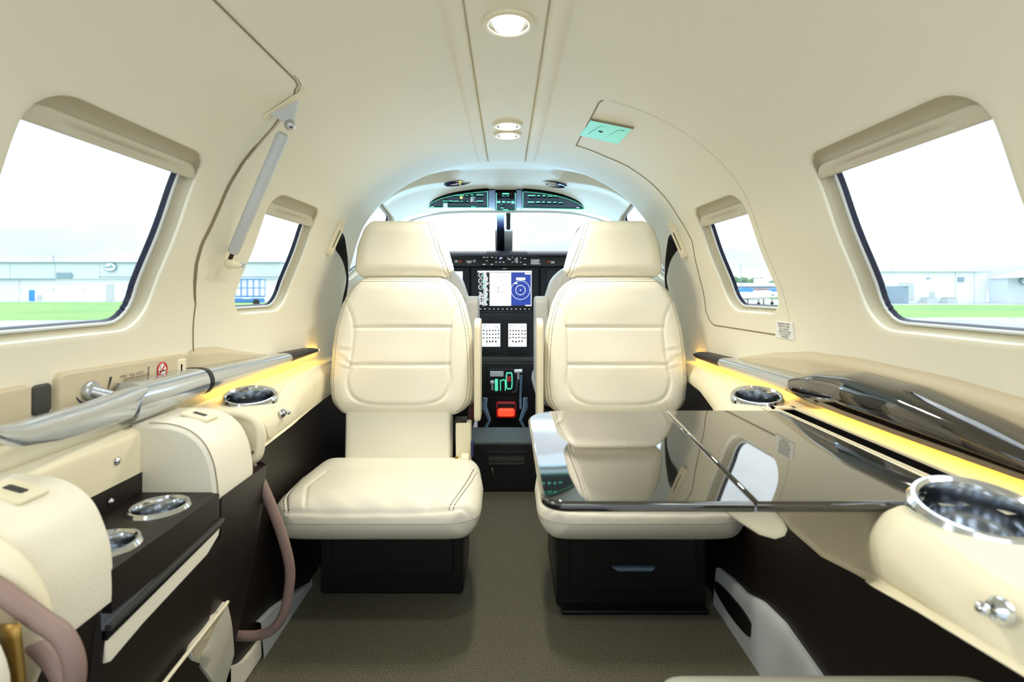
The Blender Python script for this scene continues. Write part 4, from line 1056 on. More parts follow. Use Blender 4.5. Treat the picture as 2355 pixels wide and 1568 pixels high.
# shelf with two cups
CU = [(-0.512, 0.768, 0.035), (-0.508, 0.655, 0.036)]
mb = MB(); gx = np.linspace(-0.58, -0.458, 40); gy = np.linspace(0.605, 0.832, 70)
G = [[Vector((x, y, ZC - 0.322 - 0.004 * sstep(x, -0.47, -0.458))) for x in gx] for y in gy]
mb.grid(G, mask=lambda i, j: all(math.hypot((G[i][j].x + G[i + 1][j + 1].x) / 2 - a, (G[i][j].y + G[i + 1][j + 1].y) / 2 - b) > r for a, b, r in CU))
mb.box(-0.470, -0.458, 0.605, 0.832, ZC - .376, ZC - .3262)
sh = mb.build('drink_shelf', 'brown', t)
for a, b, r in CU: cup('cup_holder', (a, b, ZC - 0.3215), r, 0.035, t)
mb = MB(); mb.prism([(0.597, -.384), (0.836, -.366), (0.836, -.372), (0.597, -.391)], lambda a, c, q: Vector((q, a, ZC + c)), -0.4600, -0.4515, bev=0.001); mb.build('shelf_rail', 'panelgrey', t)
mb = MB(); mb.prism([(0.597, -.391), (0.836, -.372), (0.836, -.380), (0.597, -.402)], lambda a, c, q: Vector((q, a, ZC + c)), -0.468, -0.4565, bev=0.001); mb.build('shelf_lower_lip', 'black', t)
mb = MB(); mb.prism([(0.596, -.402), (0.836, -.380), (0.832, -.392), (0.80, -.407), (0.66, -.422), (0.605, -.432), (0.597, -.428)], lambda a, c, q: Vector((q, a, ZC + c)), -0.474, -0.4585, bev=0.002); mb.build('kick_strip', 'leather', t)
for c, rr in (((-0.5775, 0.775, ZC - .255), .006), ((-0.576, 0.76, ZC - .309), .005)):
    mb = MB(); mb.lathe([(0.001, .004), (rr * .6, .003), (rr, 0)], c, (1, 0, 0), 14); mb.build('door_screw', 'chrome', t)
# folded cream gusset in the brown door skin
def lw(y, z, off=0.004):
    zt = -0.40
    x = np.interp(-z, [-low_wall(y, k, -1)[1] for k in np.linspace(0, 1, 30)], [low_wall(y, k, -1)[0] for k in np.linspace(0, 1, 30)])
    return Vector((-(x - off), y, ZC + z))
t = thing('cream_gusset', 'cream folded gusset set into the brown lower door skin', 'trim panel', lw(0.85, -0.6))
def skin(outl, off, name, m, parent):
    cy = sum(a for a, b in outl) / len(outl); cz = sum(b for a, b in outl) / len(outl)
    mb = MB(); mb.loft([[lw(a, b, 0.0) for a, b in outl], [lw(a, b, off) for a, b in outl], [lw(cy + (a - cy) * .5, cz + (b - cz) * .5, off) for a, b in outl], [lw(cy + (a - cy) * .02, cz + (b - cz) * .02, off) for a, b in outl]], cap=True)
    return mb.build(name, m, parent, sharp=40)
def on_low(px, py, ya=0.5, yb=1.9):
    """where a sight line meets the left lower wall"""
    best = None
    for y in np.linspace(ya, yb, 600):
        x, z = (px - VX) / F * y, -(py - VY) / F * y
        if z < -0.38 and (z > -0.846 or y < ya + 0.05):
            w = lw(y, max(z, -0.849), 0.0).x
            if best is None or abs(x - w) < best[0]: best = (abs(x - w), y, z)
    return best[1], best[2]
def strip_skin(A, B, off, name, m, parent, lim):
    A = catmull([(*p, 0) for p in A], 4); B = catmull([(*p, 0) for p in B], 4); rows = []
    for a, b in zip(A, B):
        r = []
        for k in np.linspace(0, 1, 8):
            y, z = on_low(a.x + (b.x - a.x) * k, a.y + (b.y - a.y) * k, *lim); r.append(lw(y, z, off))
        rows.append([r[0] + Vector((-0.012, 0, 0))] + r + [r[-1] + Vector((-0.012, 0, 0))])
    mb = MB(); mb.grid(rows); return mb.build(name, m, parent, sharp=50)
strip_skin(((512, 1384), (470, 1441), (428, 1497), (460, 1537), (495, 1585)), ((514, 1384), (525, 1430), (530, 1480), (533, 1530), (533, 1585)), 0.006, 'gusset_face', 'leather', t, (0.5, 0.995))
mb = MB(); G2 = [on_low(*p, 0.5, 0.995) for p in ((352, 1585), (428, 1490), (513, 1384))]
mb.tube([lw(a, b, 0.008) for a, b in G2], 0.003, 8); mb.build('gusset_piping', 'cream', t)
G3 = [on_low(*p, 0.5, 0.995) for p in ((513, 1386), (430, 1494), (446, 1520))]
skin(G3, 0.007, 'gusset_fold', 'tan', t)
t = thing('door_foot_trim', 'pale cream foot trim where the door meets the carpet', 'trim panel', lw(1.0, -0.75))
strip_skin(((520, 1534), (533, 1530), (550, 1522), (570, 1500), (591, 1472)), ((520, 1580), (533, 1585), (550, 1590), (570, 1580), (592, 1520)), 0.010, 'foot_trim_face', 'leather', t, (1.003, 1.5))

# covered door cables
def cable(pts, r, txt):
    mb = MB(); mb.tube(catmull(pts, 8), r, 14); return tag(mb.build('handrail_cable', 'cable'), txt, 'cable', None)
cable([(-0.492, 0.985, ZC - .300), (-0.487, 0.99, ZC - .33), (-0.468, 1.0, ZC - .375), (-0.440, 1.01, ZC - .46), (-0.425, 1.02, ZC - .535), (-0.427, 1.025, ZC - .585), (-0.440, 1.03, ZC - .64), (-0.465, 1.035, ZC - .675), (-0.500, 1.04, ZC - .69), (-0.545, 1.04, ZC - .69)], 0.0095, 'mauve covered cable looping down between lower door and seat')
cable([(-0.50, 0.47, ZC - .245), (-0.443, 0.46, ZC - .2687), (-0.413, 0.46, ZC - .290), (-0.393, 0.46, ZC - .304), (-0.383, 0.46, ZC - .322), (-0.382, 0.462, ZC - .343), (-0.389, 0.466, ZC - .358), (-0.399, 0.472, ZC - .357), (-0.412, 0.476, ZC - .342), (-0.428, 0.478, ZC - .328), (-0.450, 0.48, ZC - .318)], 0.0085, 'blurred mauve covered cable loop at the lower left corner of the photo')
mb = MB(); mb.tube(catmull([(-0.498, 0.985, ZC - .345), (-0.49, 1.0, ZC - .40), (-0.487, 1.005, ZC - .45), (-0.495, 1.005, ZC - .50)], 8), 0.007, 12); tag(mb.build('handrail_cable', 'cable'), 'thin dusky cable end half hidden in the dark door gap', 'cable')
# aft door frame trim: cream roll and strap at the very left
t = thing('aft_door_trim', 'blurred cream door frame roll at the lower left edge', 'trim panel', (-0.55, 0.44, ZC - .3))
mb = MB(); mb.tube(catmull([(-0.60, 0.468, ZC - .205), (-0.52, 0.472, ZC - .215), (-0.468, 0.478, ZC - .242), (-0.440, 0.482, ZC - .285), (-0.436, 0.482, ZC - .325), (-0.450, 0.482, ZC - .365)], 8), 0.012, 12); mb.build('frame_roll', 'cream', t)
prof = [(0.60, -.22), (0.52, -.23), (0.472, -.256), (0.446, -.295), (0.444, -.34), (0.47, -.375), (0.60, -.375)]
mb = MB(); mb.prism([(-q.x, ZC + q.y) for q in catmull([(a, b, 0) for a, b in prof], 4)], lambda a, c, q: Vector((a, q, c)), 0.470, 0.490, bev=0.004); mb.build('frame_face', 'tan', t)
prof = [(0.60, -.245), (0.53, -.25), (0.45, -.268), (0.417, -.295), (0.411, -.345), (0.45, -.40), (0.60, -.41)]
mb = MB(); mb.prism([(-q.x, ZC + q.y) for q in catmull([(a, b, 0) for a, b in prof], 4)], lambda a, c, q: Vector((a, q, c)), 0.30, 0.434, bev=0.006); mb.build('frame_pad', 'leather', t)
mb = MB(); mb.grid([[Vector((x + 0.0012 * k, 0.445, ZC + z)) for x in (-0.432, -0.414)] for k, z in enumerate(np.linspace(-.285, -.42, 12))]); o = mb.build('frame_strap', 'brass', t); md = o.modifiers.new('thickness', 'SOLIDIFY'); md.thickness = 0.002

# kick panel with oval slot along the floor, table side
def rw(y, z, off): 
    x = np.interp(-z, [-low_wall(y, k, 1)[1] for k in np.linspace(0, 1, 30)], [low_wall(y, k, 1)[0] for k in np.linspace(0, 1, 30)])
    return Vector((x - off, y, ZC + z))
def kickpanel(side, ys, zt, txt, slot):
    t = thing('kick_panel', txt, 'kick panel', (side * .55, (ys[0] + ys[-1]) / 2, 0))
    rows = []
    for y in np.linspace(ys[0], ys[-1], 50):
        z1 = interp(y, ys, zt)
        rows.append([Vector((side * rw(y, z, o).x, y, ZC + z)) for z, o in [(-ZC, 0.016), (-ZC + .02, 0.0155)] + [(-ZC + .02 + (z1 + ZC - .02) * k, 0.015 - 0.003 * k) for k in (.25, .5, .75, .95)] + [(z1, 0.008), (z1, 0.0)]])
    mb = MB(); mb.grid(rows); k = mb.build('panel_face', 'kick', t, sharp=45)
    if slot:
        y0, y1, a0, a1 = slot; ol = []
        for u, v in rrect(0, 1, -1, 1, [0.4, 0.3, 0.3, 0.4], 8):
            y = y0 + (y1 - y0) * u; zc = a0 + (a1 - a0) * u; ol.append((y, zc + v * interp(u, [0, .5, 1], [.022, .026, .016])))
        ym = (y0 + y1) / 2; zm = (a0 + a1) / 2
        mb = MB(); mb.loft([[rw(y, z, .013) for y, z in ol], [rw(y, z, .0175) for y, z in ol], [rw(ym + (y - ym) * .9, zm + (z - zm) * .9, .0165) for y, z in ol], [rw(ym + (y - ym) * .02, zm + (z - zm) * .02, .0165) for y, z in ol]]); mb.build('panel_slot', 'black', t, sharp=30)
kickpanel(1, [0.70, 0.95, 1.08, 1.17, 1.25, 1.33, 1.41], [-.76, -.705, -.69, -.70, -.727, -.735, -.752], 'pale grey kick panel with an oval dark slot beside the table seat', (1.20, 1.40, -.785, -.795))
kickpanel(-1, [1.20, 1.27, 1.36, 1.50], [-.765, -.775, -.80, -.845], 'pale grey kick panel sliver behind the mauve cable', None)
# ---------------------------------------------------------------- windscreen
ws = struct('window_9', (0, 2.8, ZC + 0.3))
def pane(x0, x1):
    mb = MB(); rows = []
    for v in np.linspace(0, 1, 10):
        rows.append([Vector((x, 2.372 + 0.88 * v - 0.35 * (x / .55) ** 2 * (1 - 0.0 * v) * 0.35, ZC + 0.352 - 0.16 * v - 0.06 * (x / .5) ** 4)) for x in np.linspace(x0, x1, 12)])
    mb.grid(rows); return mb.build('windscreen_pane', 'glass', ws)
pane(-0.50, -0.055); pane(0.03, 0.50)
t = thing('windscreen_post', 'pale centre post of the windscreen with a black slotted compass mount', 'window post', (0, 2.6, ZC + .3))
mb = MB()
mb.prism([(-0.010, 0), (0.028, 0), (0.030, 0.03), (-0.012, 0.03)], lambda a, c, q: Vector((a * (1 + q * .25), 2.36 + 0.86 * q, ZC + 0.352 - 0.148 * q + c)), 0.0, 1.0); mb.build('post_face', 'white_liner', t)
mb = MB(); mb.prism([(-0.046, 0.004), (-0.0105, 0.004), (-0.0105, 0.028), (-0.046, 0.028)], lambda a, c, q: Vector((a * (1 + q * .25), 2.36 + 0.86 * q, ZC + 0.352 - 0.148 * q + c)), 0.0, 1.0); mb.build('post_edge', 'blkblue', t)
mb = MB(); mb.prism([(-0.054, 0.001), (-0.0455, 0.001), (-0.0455, 0.03), (-0.054, 0.03)], lambda a, c, q: Vector((a * (1 + q * .25), 2.36 + 0.86 * q, ZC + 0.352 - 0.148 * q + c)), 0.0, 1.0); mb.build('post_liner', 'white_liner', t)
mb = MB(); mb.prism(rrect(0.0, 0.020, 0.0, 0.075, [0.008, 0.002, 0.002, 0.008]), lambda a, c, q: Vector((a - 0.002, 2.352 + q, ZC + 0.342 - 0.075 + c)), 0.0, 0.02, bev=0.002); mb.build('compass_mount', 'black', t)

# ---------------------------------------------------------------- overhead switch panels
def ovz(y): return interp(y, [2.0, 2.12, 2.33], [0.445, 0.412, 0.352])
def OV(px, py, lift=0.0):
    """point on the sloped overhead face through a photo pixel (flat switch plane)"""
    k = -(py - VY) / F
    y = (0.4125 + 0.304 * 2.124) / (k + 0.304)
    n = Vector((0, -0.29, -0.957))
    return Vector(((px - VX) / F * y, y, ZC + k * y)) + n * lift
ov_ex, ov_ey = Vector((1, 0, 0)), (OV(1160, 432) - OV(1160, 478)).normalized()
def ov_panel(name, outline, txt, extra=()):
    c = OV(sum(a for a, b in outline) / len(outline), sum(b for a, b in outline) / len(outline))
    t = thing(name, txt, 'switch panel', c, 'overhead switch panels')
    inner = inset_poly(outline, 2.6)
    mb = MB(); mb.loft([[OV(a, b, l) for a, b in o_] for o_, l in ((outline, -0.02), (outline, 0.006), (inset_poly(outline, 1.2), 0.008))]); mb.build('panel_plate', 'matblack', t)
    mb = MB(); pl = [OV(a, b, 0.0088) for a, b in inner]; mb.tube(pl, 0.0012, 4, closed=True); mb.build('panel_outline', 'mk_green', t)
    return t
def marks(t, rects, m, name, lift=0.0087):
    mb = MB()
    for x0, y0, w, h in rects:
        mb.add([OV(x0, y0, lift), OV(x0 + w, y0, lift), OV(x0 + w, y0 + h, lift), OV(x0, y0 + h, lift)], [(0, 1, 2, 3)])
    return mb.build(name, m, t)
def buttons(t, rects, m, name, h=0.004):
    for x0, y0, w, hh in rects:
        mb = MB(); o_ = [(x0, y0), (x0 + w, y0), (x0 + w, y0 + hh), (x0, y0 + hh)]
        mb.loft([[OV(a, b, 0.007) for a, b in o_], [OV(a, b, 0.008 + h) for a, b in inset_poly(o_, .5)]]); mb.build(name, m, t)
o1 = [(979, 473)] + [(q.x, q.y) for q in catmull([(979, 469, 0), (1000, 455, 0), (1035, 444, 0), (1080, 437, 0), (1120, 433, 0)], 4)] + [(1124, 435), (1124, 474), (1120, 475), (985, 475)]
t = ov_panel('overhead_switch_panel', o1, 'left crescent overhead switch panel with a yellow lit switch')
marks(t, [(1044, 444, 10, 1.8), (1057, 444, 10, 1.8), (1072, 444, 5, 1.8), (1083, 442.5, 6, 2.2), (1096, 442.5, 15, 2.2), (1018, 457, 12, 1.8), (1032, 457, 10, 1.8), (1044, 457.5, 11, 1.8), (1059, 458, 6, 1.8), (1073, 458, 4, 1.5), (1082, 458, 12, 1.8), (1096, 457, 15, 2.2), (1083, 470.5, 11, 1.8), (1047, 450, 4, 1), (1072, 450, 5, 1), (1035, 464.5, 5, 1), (1048, 464.5, 5, 1), (1073, 464.5, 5, 1), (1085, 464.5, 5, 1)], 'mk_green', 'panel_lettering')
buttons(t, [(1019, 461, 11, 12), (1082, 447, 11, 11)], 'chrome', 'guarded_switch', 0.006)
buttons(t, [(1044, 447, 9, 7), (1070, 447, 9, 7), (1032, 461, 9, 7), (1045, 461, 9, 7), (1058, 461, 9, 7), (1070, 461, 9, 7), (1083, 461, 9, 7), (1098, 447, 5, 9), (1106, 447, 5, 9), (1098, 461, 5, 9), (1106, 461, 5, 9)], 'matblack', 'switch', 0.003)
buttons(t, [(1058, 447.5, 6, 4)], 'mk_yellow', 'lit_switch')
marks(t, [(991, 470.5, 7, 1.4)], 'mk_white', 'maker_mark')
o3 = [(1203, 476), (1200, 474), (1200, 437), (1203, 434)] + [(q.x, q.y) for q in catmull([(1210, 434, 0), (1250, 438, 0), (1295, 447, 0), (1330, 460, 0), (1347, 473, 0)], 4)] + [(1347, 477), (1342, 479)]
t = ov_panel('overhead_switch_panel', o3, 'right crescent overhead switch panel with plain dark switches')
marks(t, [(1214, 444, 17, 2.2), (1236, 444.5, 6, 2.6), (1248, 444.5, 6, 2.6), (1258, 446, 12, 1.5), (1274, 445, 6, 2.6), (1214, 459, 15, 2.6), (1233, 459, 9, 2.6), (1247, 459, 6, 2.6), (1259, 459.5, 8, 2.6), (1273, 459.5, 6, 2.6), (1284, 461, 10, 1.6), (1237, 451.5, 5, 1.2), (1250, 451.5, 5, 1.2), (1262, 452, 5, 1.2), (1275, 452, 5, 1.2), (1236, 466, 5, 1.2), (1249, 466, 5, 1.2), (1261, 466.5, 5, 1.2), (1274, 466.5, 5, 1.2), (1287, 467, 5, 1.2)], 'mk_green', 'panel_lettering')
buttons(t, [(1217, 449, 4, 8), (1225, 449, 4, 8), (1217, 463, 4, 8), (1225, 463, 4, 8), (1235, 449, 9, 6.5), (1248, 449, 9, 6.5), (1260, 449.5, 9, 6.5), (1273, 449.5, 9, 6.5), (1234, 463.5, 9, 6.5), (1247, 463.5, 9, 6.5), (1259, 464, 9, 6.5), (1272, 464, 9, 6.5), (1285, 464.5, 9, 6.5)], 'matblack', 'switch', 0.003)
marks(t, [(1325, 472.5, 7, 1.4)], 'mk_white', 'maker_mark')
o2 = [(x, y) for x, y in rrect(1139, 1188, 437, 482, 4, 3)]
t = ov_panel('overhead_switch_panel', o2, 'square middle overhead switch panel with two black knobs above')
marks(t, [(1155, 439.5, 16, 3), (1145, 445.5, 4, 1.6), (1155, 445.5, 4, 1.6), (1166, 445.5, 4, 1.6), (1177, 445.5, 4, 1.6), (1143, 458, 8, 4), (1155, 458, 7, 4), (1165, 459, 9, 2.6), (1176, 458, 7, 6), (1153, 466, 4, 1.5), (1152, 473, 6, 1.8), (1157, 477, 12, 2)], 'mk_green', 'panel_lettering')
buttons(t, [(1144, 449, 6, 6), (1154, 449, 6, 6), (1165, 449, 6, 6), (1176, 449, 6, 6), (1152, 468.5, 7, 3.5)], 'matblack', 'switch', 0.004)
for px in (1149, 1177):
    mb = MB(); c = OV(px, 441, 0.006); n = Vector((0, -0.75, -0.66))
    mb.lathe([(0.001, 0.03), (0.010, 0.03), (0.0115, 0.026), (0.0115, 0.004), (0.009, 0.0), (0.001, 0.0)], c, n, 20); mb.build('map_light_knob', 'black', t)
for x0, x1 in ((1124, 1139), (1188, 1201)):
    mb = MB(); mb.loft([[OV(x0, 435, l), OV(x1, 436, l), OV(x1, 481, l), OV(x0, 475, l)] for l in (-0.02, 0.004)]); mb.build('panel_cheek', 'blue_dark', t)
# oval dark blue air outlets
for a, b, sl, tx in ((1053, 417.5, -0.14, 'dark blue oval air outlet over the left overhead panel'), (1272, 420, 0.17, 'dark blue oval air outlet over the right overhead panel')):
    t = thing('overhead_outlet', tx, 'air outlet', OV(a, b), 'oval overhead air outlets')
    y, s, sd = hit(a, b); C0 = P(y, s, sd)
    NN = (P(y + .02, s, sd) - P(y - .02, s, sd)).cross(P(y, s + .02, sd) - P(y, s - .02, sd)).normalized()
    if NN.z > 0: NN = -NN
    def rp(u, v, o): 
        r_ = Vector(((a + u - VX) / F, 1, -(b + v + sl * u - VY) / F)); k = (C0 - Vector((0, 0, ZC))).dot(NN) / r_.dot(NN)
        return Vector((0, 0, ZC)) + r_ * k - NN * (o - 0.004)
    el = [(32 * math.cos(k * PI / 16), 6.2 * math.sin(k * PI / 16)) for k in range(32)]
    mb = MB(); mb.loft([[rp(u * f_, v * f_, o) for u, v in el] for f_, o in ((1, 0.001), (1, -0.003), (.93, -0.005), (.86, -0.003), (.8, 0.0), (.02, 0.0))], cap=True); mb.build('outlet_body', 'blue_dark', t, sharp=50)
    mb = MB(); mb.tube([rp(u, 0.8, -0.004) for u in np.linspace(-18, 14, 8)], [0.001] + [0.004] * 6 + [0.001], 8); mb.build('outlet_vane', 'chrome', t)
    if a < 1100:
        mb = MB(); mb.tube([rp(5, -4, -0.005), rp(5, 4, -0.005)], 0.002, 6); mb.build('outlet_tab', 'mk_yellow', t)
for a, b in ((1035, 482), (1287, 483)):
    pass
for a, w_, tx in ((1038, 24, 'dark latch tab on the left windscreen top edge'), (1287, 22, 'dark latch tab on the right windscreen top edge')):
    mb = MB(); c = W(a, 483, 2.352); mb.box(c.x - w_ / 2 / F * 2.35, c.x + w_ / 2 / F * 2.35, 2.340, 2.356, c.z - 0.006, c.z + 0.004); tag(mb.build('visor_latch', 'blue_dark'), tx, 'latch', 'windscreen latch tabs')

# ---------------------------------------------------------------- instrument panel
PY = 2.88
def PP(px, py, d=PY): return W(px, py, d)
def slab(px0, px1, py0, py1, d, thick, r=0.004, bev=0.003):
    a, b = W(px0, py1, d), W(px1, py0, d)
    mb = MB(); mb.prism(rrect(a.x, b.x, a.z, b.z, r), lambda u, v, q: Vector((u, q, v)), d, d + thick, bev=bev); return mb
t = thing('instrument_panel', 'dark instrument panel with a pale switch strip under the glareshield', 'instrument panel', (0, PY, ZC - .1))
mb = slab(935, 1395, 583, 722, PY + 0.02, 0.08); mb.build('panel_board', 'bezel', t)
mb = slab(940, 1390, 586, 613, PY, 0.03); mb.build('switch_strip', 'panelgrey', t)
mb = slab(1104, 1217, 588, 613, PY - 0.008, 0.02); mb.build('audio_panel', 'black', t)
def flat(rects, d, lift=0.0008):
    mb = MB()
    for x0, y0, w, h in rects:
        mb.add([W(x0, y0, d - lift), W(x0 + w, y0, d - lift), W(x0 + w, y0 + h, d - lift), W(x0, y0 + h, d - lift)], [(0, 3, 2, 1)])
    return mb
kd = PY - 0.008
flat([(1111, 591, 5, 1.6), (1119, 591, 4, 1.4), (1129, 591, 5, 1.6), (1139, 592, 4, 1.2), (1139, 602, 4, 1.2), (1153, 592, 3, 1.4), (1148, 602, 4, 1.6), (1156, 602, 4, 1.6), (1166, 592, 3, 1.4), (1168, 595, 7, 2), (1177, 591, 3, 1.4), (1177, 602, 3, 1.4), (1110, 607, 7, 1.5), (1128, 607, 6, 1.5), (1196, 592, 3, 1.4), (1196, 602, 3, 1.4), (1205, 594, 5, 1.6), (1204, 607, 6, 1.5), (1118, 599, 4, 1.2)], kd).build('audio_lettering', 'mk_white', t)
flat([(1137, 590, 0.8, 20), (1145, 590, 0.8, 20), (1162, 590, 0.8, 20), (1182, 590, .8, 20), (1201, 590, .8, 20)], kd).build('audio_dividers', 'panelgrey', t)
flat([(1187, 592 + 1.6 * k, 4, 0.8) for k in range(8)] + [(1184, 594, 1.2, 9)], kd).build('slot_louvres', 'mk_white', t)
for px, py, r, m, nm in ((1113, 601, .0095, 'black', 'audio_knob'), (1131, 601, .0085, 'black', 'audio_knob'), (1169, 602, .009, 'black', 'audio_knob'), (1208, 601, .0095, 'black', 'audio_knob'), (1060, 601, .0075, 'orange', 'push_knob'), (1091, 600, .0085, 'kick', 'push_knob'), (1261, 601, .0075, 'orange', 'push_knob'), (1151, 594, .004, 'blue_lit', 'blue_lamp')):
    mb = MB(); mb.lathe([(0.001, .012), (r * .8, .012), (r, .008), (r, -.004)], W(px, py, PY - 0.008), (0, -1, 0), 18); mb.build(nm, m, t)
flat([(1046, 599, 8, 1.2), (1046, 602, 6, 1.2), (1072, 600, 13, 1.2), (1074, 603, 10, 1.2), (1039, 607, 4, 1.2), (1221, 597, 20, 1.3), (1221, 600, 20, 1.3), (1221, 603, 18, 1.3), (1221, 606, 22, 1.3), (1266, 601, 9, 1.3), (1267, 604, 8, 1.2), (1066, 592, 0.5, 0.5)], PY).build('strip_lettering', 'mk_white', t)
# glareshield
g = thing('glareshield', 'long navy glareshield hood with a dotted lamp strip beneath', 'glareshield', (0, 2.8, ZC + .21))
mb = MB(); mb.prism([(2.74, .196), (2.745, .207), (2.80, .222), (3.0, .232), (3.3, .225), (3.3, .205), (2.95, .20), (2.78, .190)], lambda a, c, q: Vector((q, a, ZC + c - 0.02 * (q / .6) ** 2)), -0.57, 0.57); mb.build('hood', 'bezel', g)
mb = MB(); mb.prism([(2.715, .178), (2.72, .192), (2.76, .202), (2.80, .206), (2.80, .176)], lambda a, c, q: Vector((q, a, ZC + c)), -0.105, 0.108, bev=0.002); mb.build('hood_centre', 'bezel', g)
mb = MB()
for k in range(40):
    x = -0.42 + 0.84 * k / 39
    if abs(x) > 0.115: mb.box(x - .003, x + .003, 2.765, 2.769, ZC + .186 - 0.02 * (x / .6) ** 2, ZC + .189 - 0.02 * (x / .6) ** 2)
mb.build('lamp_strip', 'mk_white', g)
mb = slab(940, 1390, 581, 588, PY + 0.015, 0.04); mb.build('panel_roll', 'panelgrey', g)

# flight displays
def display(px0, px1, py0, py1, txt, d=PY):
    t = thing('flight_display', txt, 'display', W((px0 + px1) / 2, (py0 + py1) / 2, d), 'flight displays on the instrument panel')
    mb = slab(px0, px1, py0, py1, d - 0.012, 0.03, 0.008, 0.004); mb.build('display_bezel', 'bezel', t); return t
D = PY - 0.0125
t = display(1083, 1239, 614, 717, 'middle flight display with map and blue radar page')
flat([(1098, 622, 125, 82)], D).build('screen_glass', 'scr_black', t)
flat([(1126, 627, 49, 76), (1098, 622.5, 125, 3.5)], D, .0012).build('map_page', 'scr_white', t)
flat([(1175.5, 627, 46, 75)], D, .0012).build('radar_page', 'scr_blue', t)
flat([(1220.8, 626, 1.6, 78), (1208, 701, 14, 2.5), (1207, 627, 14, 4), (1187, 638, 21, 6), (1174.6, 626, .9, 77), (1183, 650, 7, 3)], D, .0016).build('radar_labels', 'scr_white', t)
c = W(1197, 667, D - .0018)
for r_, w_ in ((21.5, .0026), (11, .0032)):
    mb = MB(); rr = r_ / F * D; mb.tube([c + Vector((rr * math.cos(k * PI / 24), 0, rr * math.sin(k * PI / 24))) for k in range(48)], w_ * .45, 4, closed=True); mb.build('radar_ring', 'scr_white', t)
mb = MB(); mb.sphere(c, .004, 6); 
for k in range(4):
    a = k * PI / 2; mb.sphere(c + Vector((math.cos(a) * 21.5 / F * D, 0, math.sin(a) * 21.5 / F * D)), .0024, 5); mb.sphere(c + Vector((math.cos(a) * 11 / F * D, 0, math.sin(a) * 11 / F * D)), .0022, 5)
mb.build('radar_centre', 'scr_white', t)
for k in range(3):
    cg = W(1106, 632 + 14 * k, D - .0014); rr = 5.2 / F * D
    mb = MB(); mb.tube([cg + Vector((rr * math.cos(a), 0, rr * math.sin(a))) for a in np.linspace(0.7, 5.2, 16)], .0016, 4); mb.tube([cg, cg + Vector((rr * .6, 0, -rr * .3))], .0014, 4); mb.build('gauge_arc', 'scr_white', t)
    mb = MB(); mb.tube([cg + Vector((rr * math.cos(a), 0, rr * math.sin(a))) for a in np.linspace(5.3, 6.9, 8)], .0018, 4); mb.build('gauge_green', 'mk_green', t)
rnd = random.Random(11)
flat([(1099.5 + rnd.uniform(0, 4), 672 + 2.9 * k, rnd.uniform(4, 8), 1.8) for k in range(10)] + [(1112.5 + rnd.uniform(0, 2), 626 + 2.95 * k, rnd.uniform(5, 10), 2.0) for k in range(26)] + [(1112, 622, 1.2, 82), (1109, 676, 1.4, 26)], D, .0013).build('engine_data', 'scr_white', t)
flat([(1113 + rnd.uniform(0, 8), 628 + rnd.uniform(0, 72), 2.4, 2) for k in range(10)] + [(1152 + rnd.uniform(0, 16), 628 + rnd.uniform(0, 12), 1.4, 1.4) for k in range(10)], D, .0018).build('green_data', 'mk_green', t)
flat([(1142 + rnd.uniform(0, 16), 632 + rnd.uniform(0, 40), 1.6, 2) for k in range(9)], D, .0018).build('red_data', 'mk_red', t)
flat([(1104 + 10.2 * k, 709.5, 2.4, 2) for k in range(12)], D, .001).build('soft_keys', 'mk_white', t)
lettering('maker_lettering', 'GARMIN', 0.006, frame_mx(W(1160, 617.5, D - .0008), (1, 0, 0), (0, 0, 1)), 'mk_white', t)
for px0, px1, py, m in ((1088, 1092, 0, 0), (1228, 1232, 0, 0)):
    flat([(px0, 640 + 9 * k, px1 - px0, 5) for k in range(6)], D, .0009).build('bezel_keys', 'black', t)
t = display(925, 1080, 614, 717, 'pilot side flight display mostly hidden by the seat beside the door')
flat([(940, 622, 125, 82)], D).build('screen_glass', 'scr_black', t)
flat([(942, 624, 122, 36), (1052, 640, 12, 40)], D, .0012).build('sky_page', 'scr_white', t); flat([(942, 660, 110, 42)], D, .0013).build('ground_page', 'scr_blue', t)
t = display(1243, 1398, 614, 717, 'copilot side flight display hidden behind the seat at the table')
flat([(1258, 622, 125, 82)], D).build('screen_glass', 'scr_black', t)

# touch controllers below
GD = 2.80
mb = slab(1090, 1236, 716, 730, GD + .03, 0.06); o = thing('centre_stack', 'black centre stack holding the two touch controllers', 'console', W(1165, 770, GD + .05)); mb.build('stack_ledge', 'bezel', o)
mb = slab(1082, 1236, 722, 832, GD + .012, 0.15); mb.build('stack_body', 'black', o)
mb = slab(1095, 1230, 822, 836, GD - .02, 0.08); mb.build('stack_lip', 'panelgrey', o)
for px, tx in ((1130.5, 'left touch controller with a white icon page under the middle display'), (1191, 'right touch controller with a white icon page under the middle display')):
    t = thing('touch_controller', tx, 'touch controller', W(px, 772, GD), 'touch controllers')
    mb = slab(px - 26, px + 26, 733, 815, GD, 0.03, 0.006, 0.003); mb.build('controller_bezel', 'bezel', t)
    flat([(px - 22, 744, 42, 53)], GD).build('controller_screen', 'scr_white', t)
    mb = MB(); rr = []
    for k in range(4):
        for j in range(6): rr.append((px - 20 + 6.8 * j + rnd.uniform(0, 1), 758 + 8 * k + rnd.uniform(0, 1.5), 3.4, 3 if k < 3 else 4))
    rr = [r for i, r in enumerate(rr) if not (i >= 18 and i % 6 in (0, 5))] + [(px - 20, 753, 4, 1), (px - 7, 750, 2, 1), (px + 6, 751, 9, 1), (px - 19, 748, 8, 1)]
    flat(rr, GD, .0012).build('controller_icons', 'mk_dark', t)
    for dx, r_ in ((-20, .006), (-4, .006), (11, .010)):
        mb = MB(); mb.lathe([(.001, .012), (r_ * .85, .012), (r_, .008), (r_, -.002)], W(px + dx, 806, GD), (0, -1, 0), 16); mb.build('controller_knob', 'black', t)

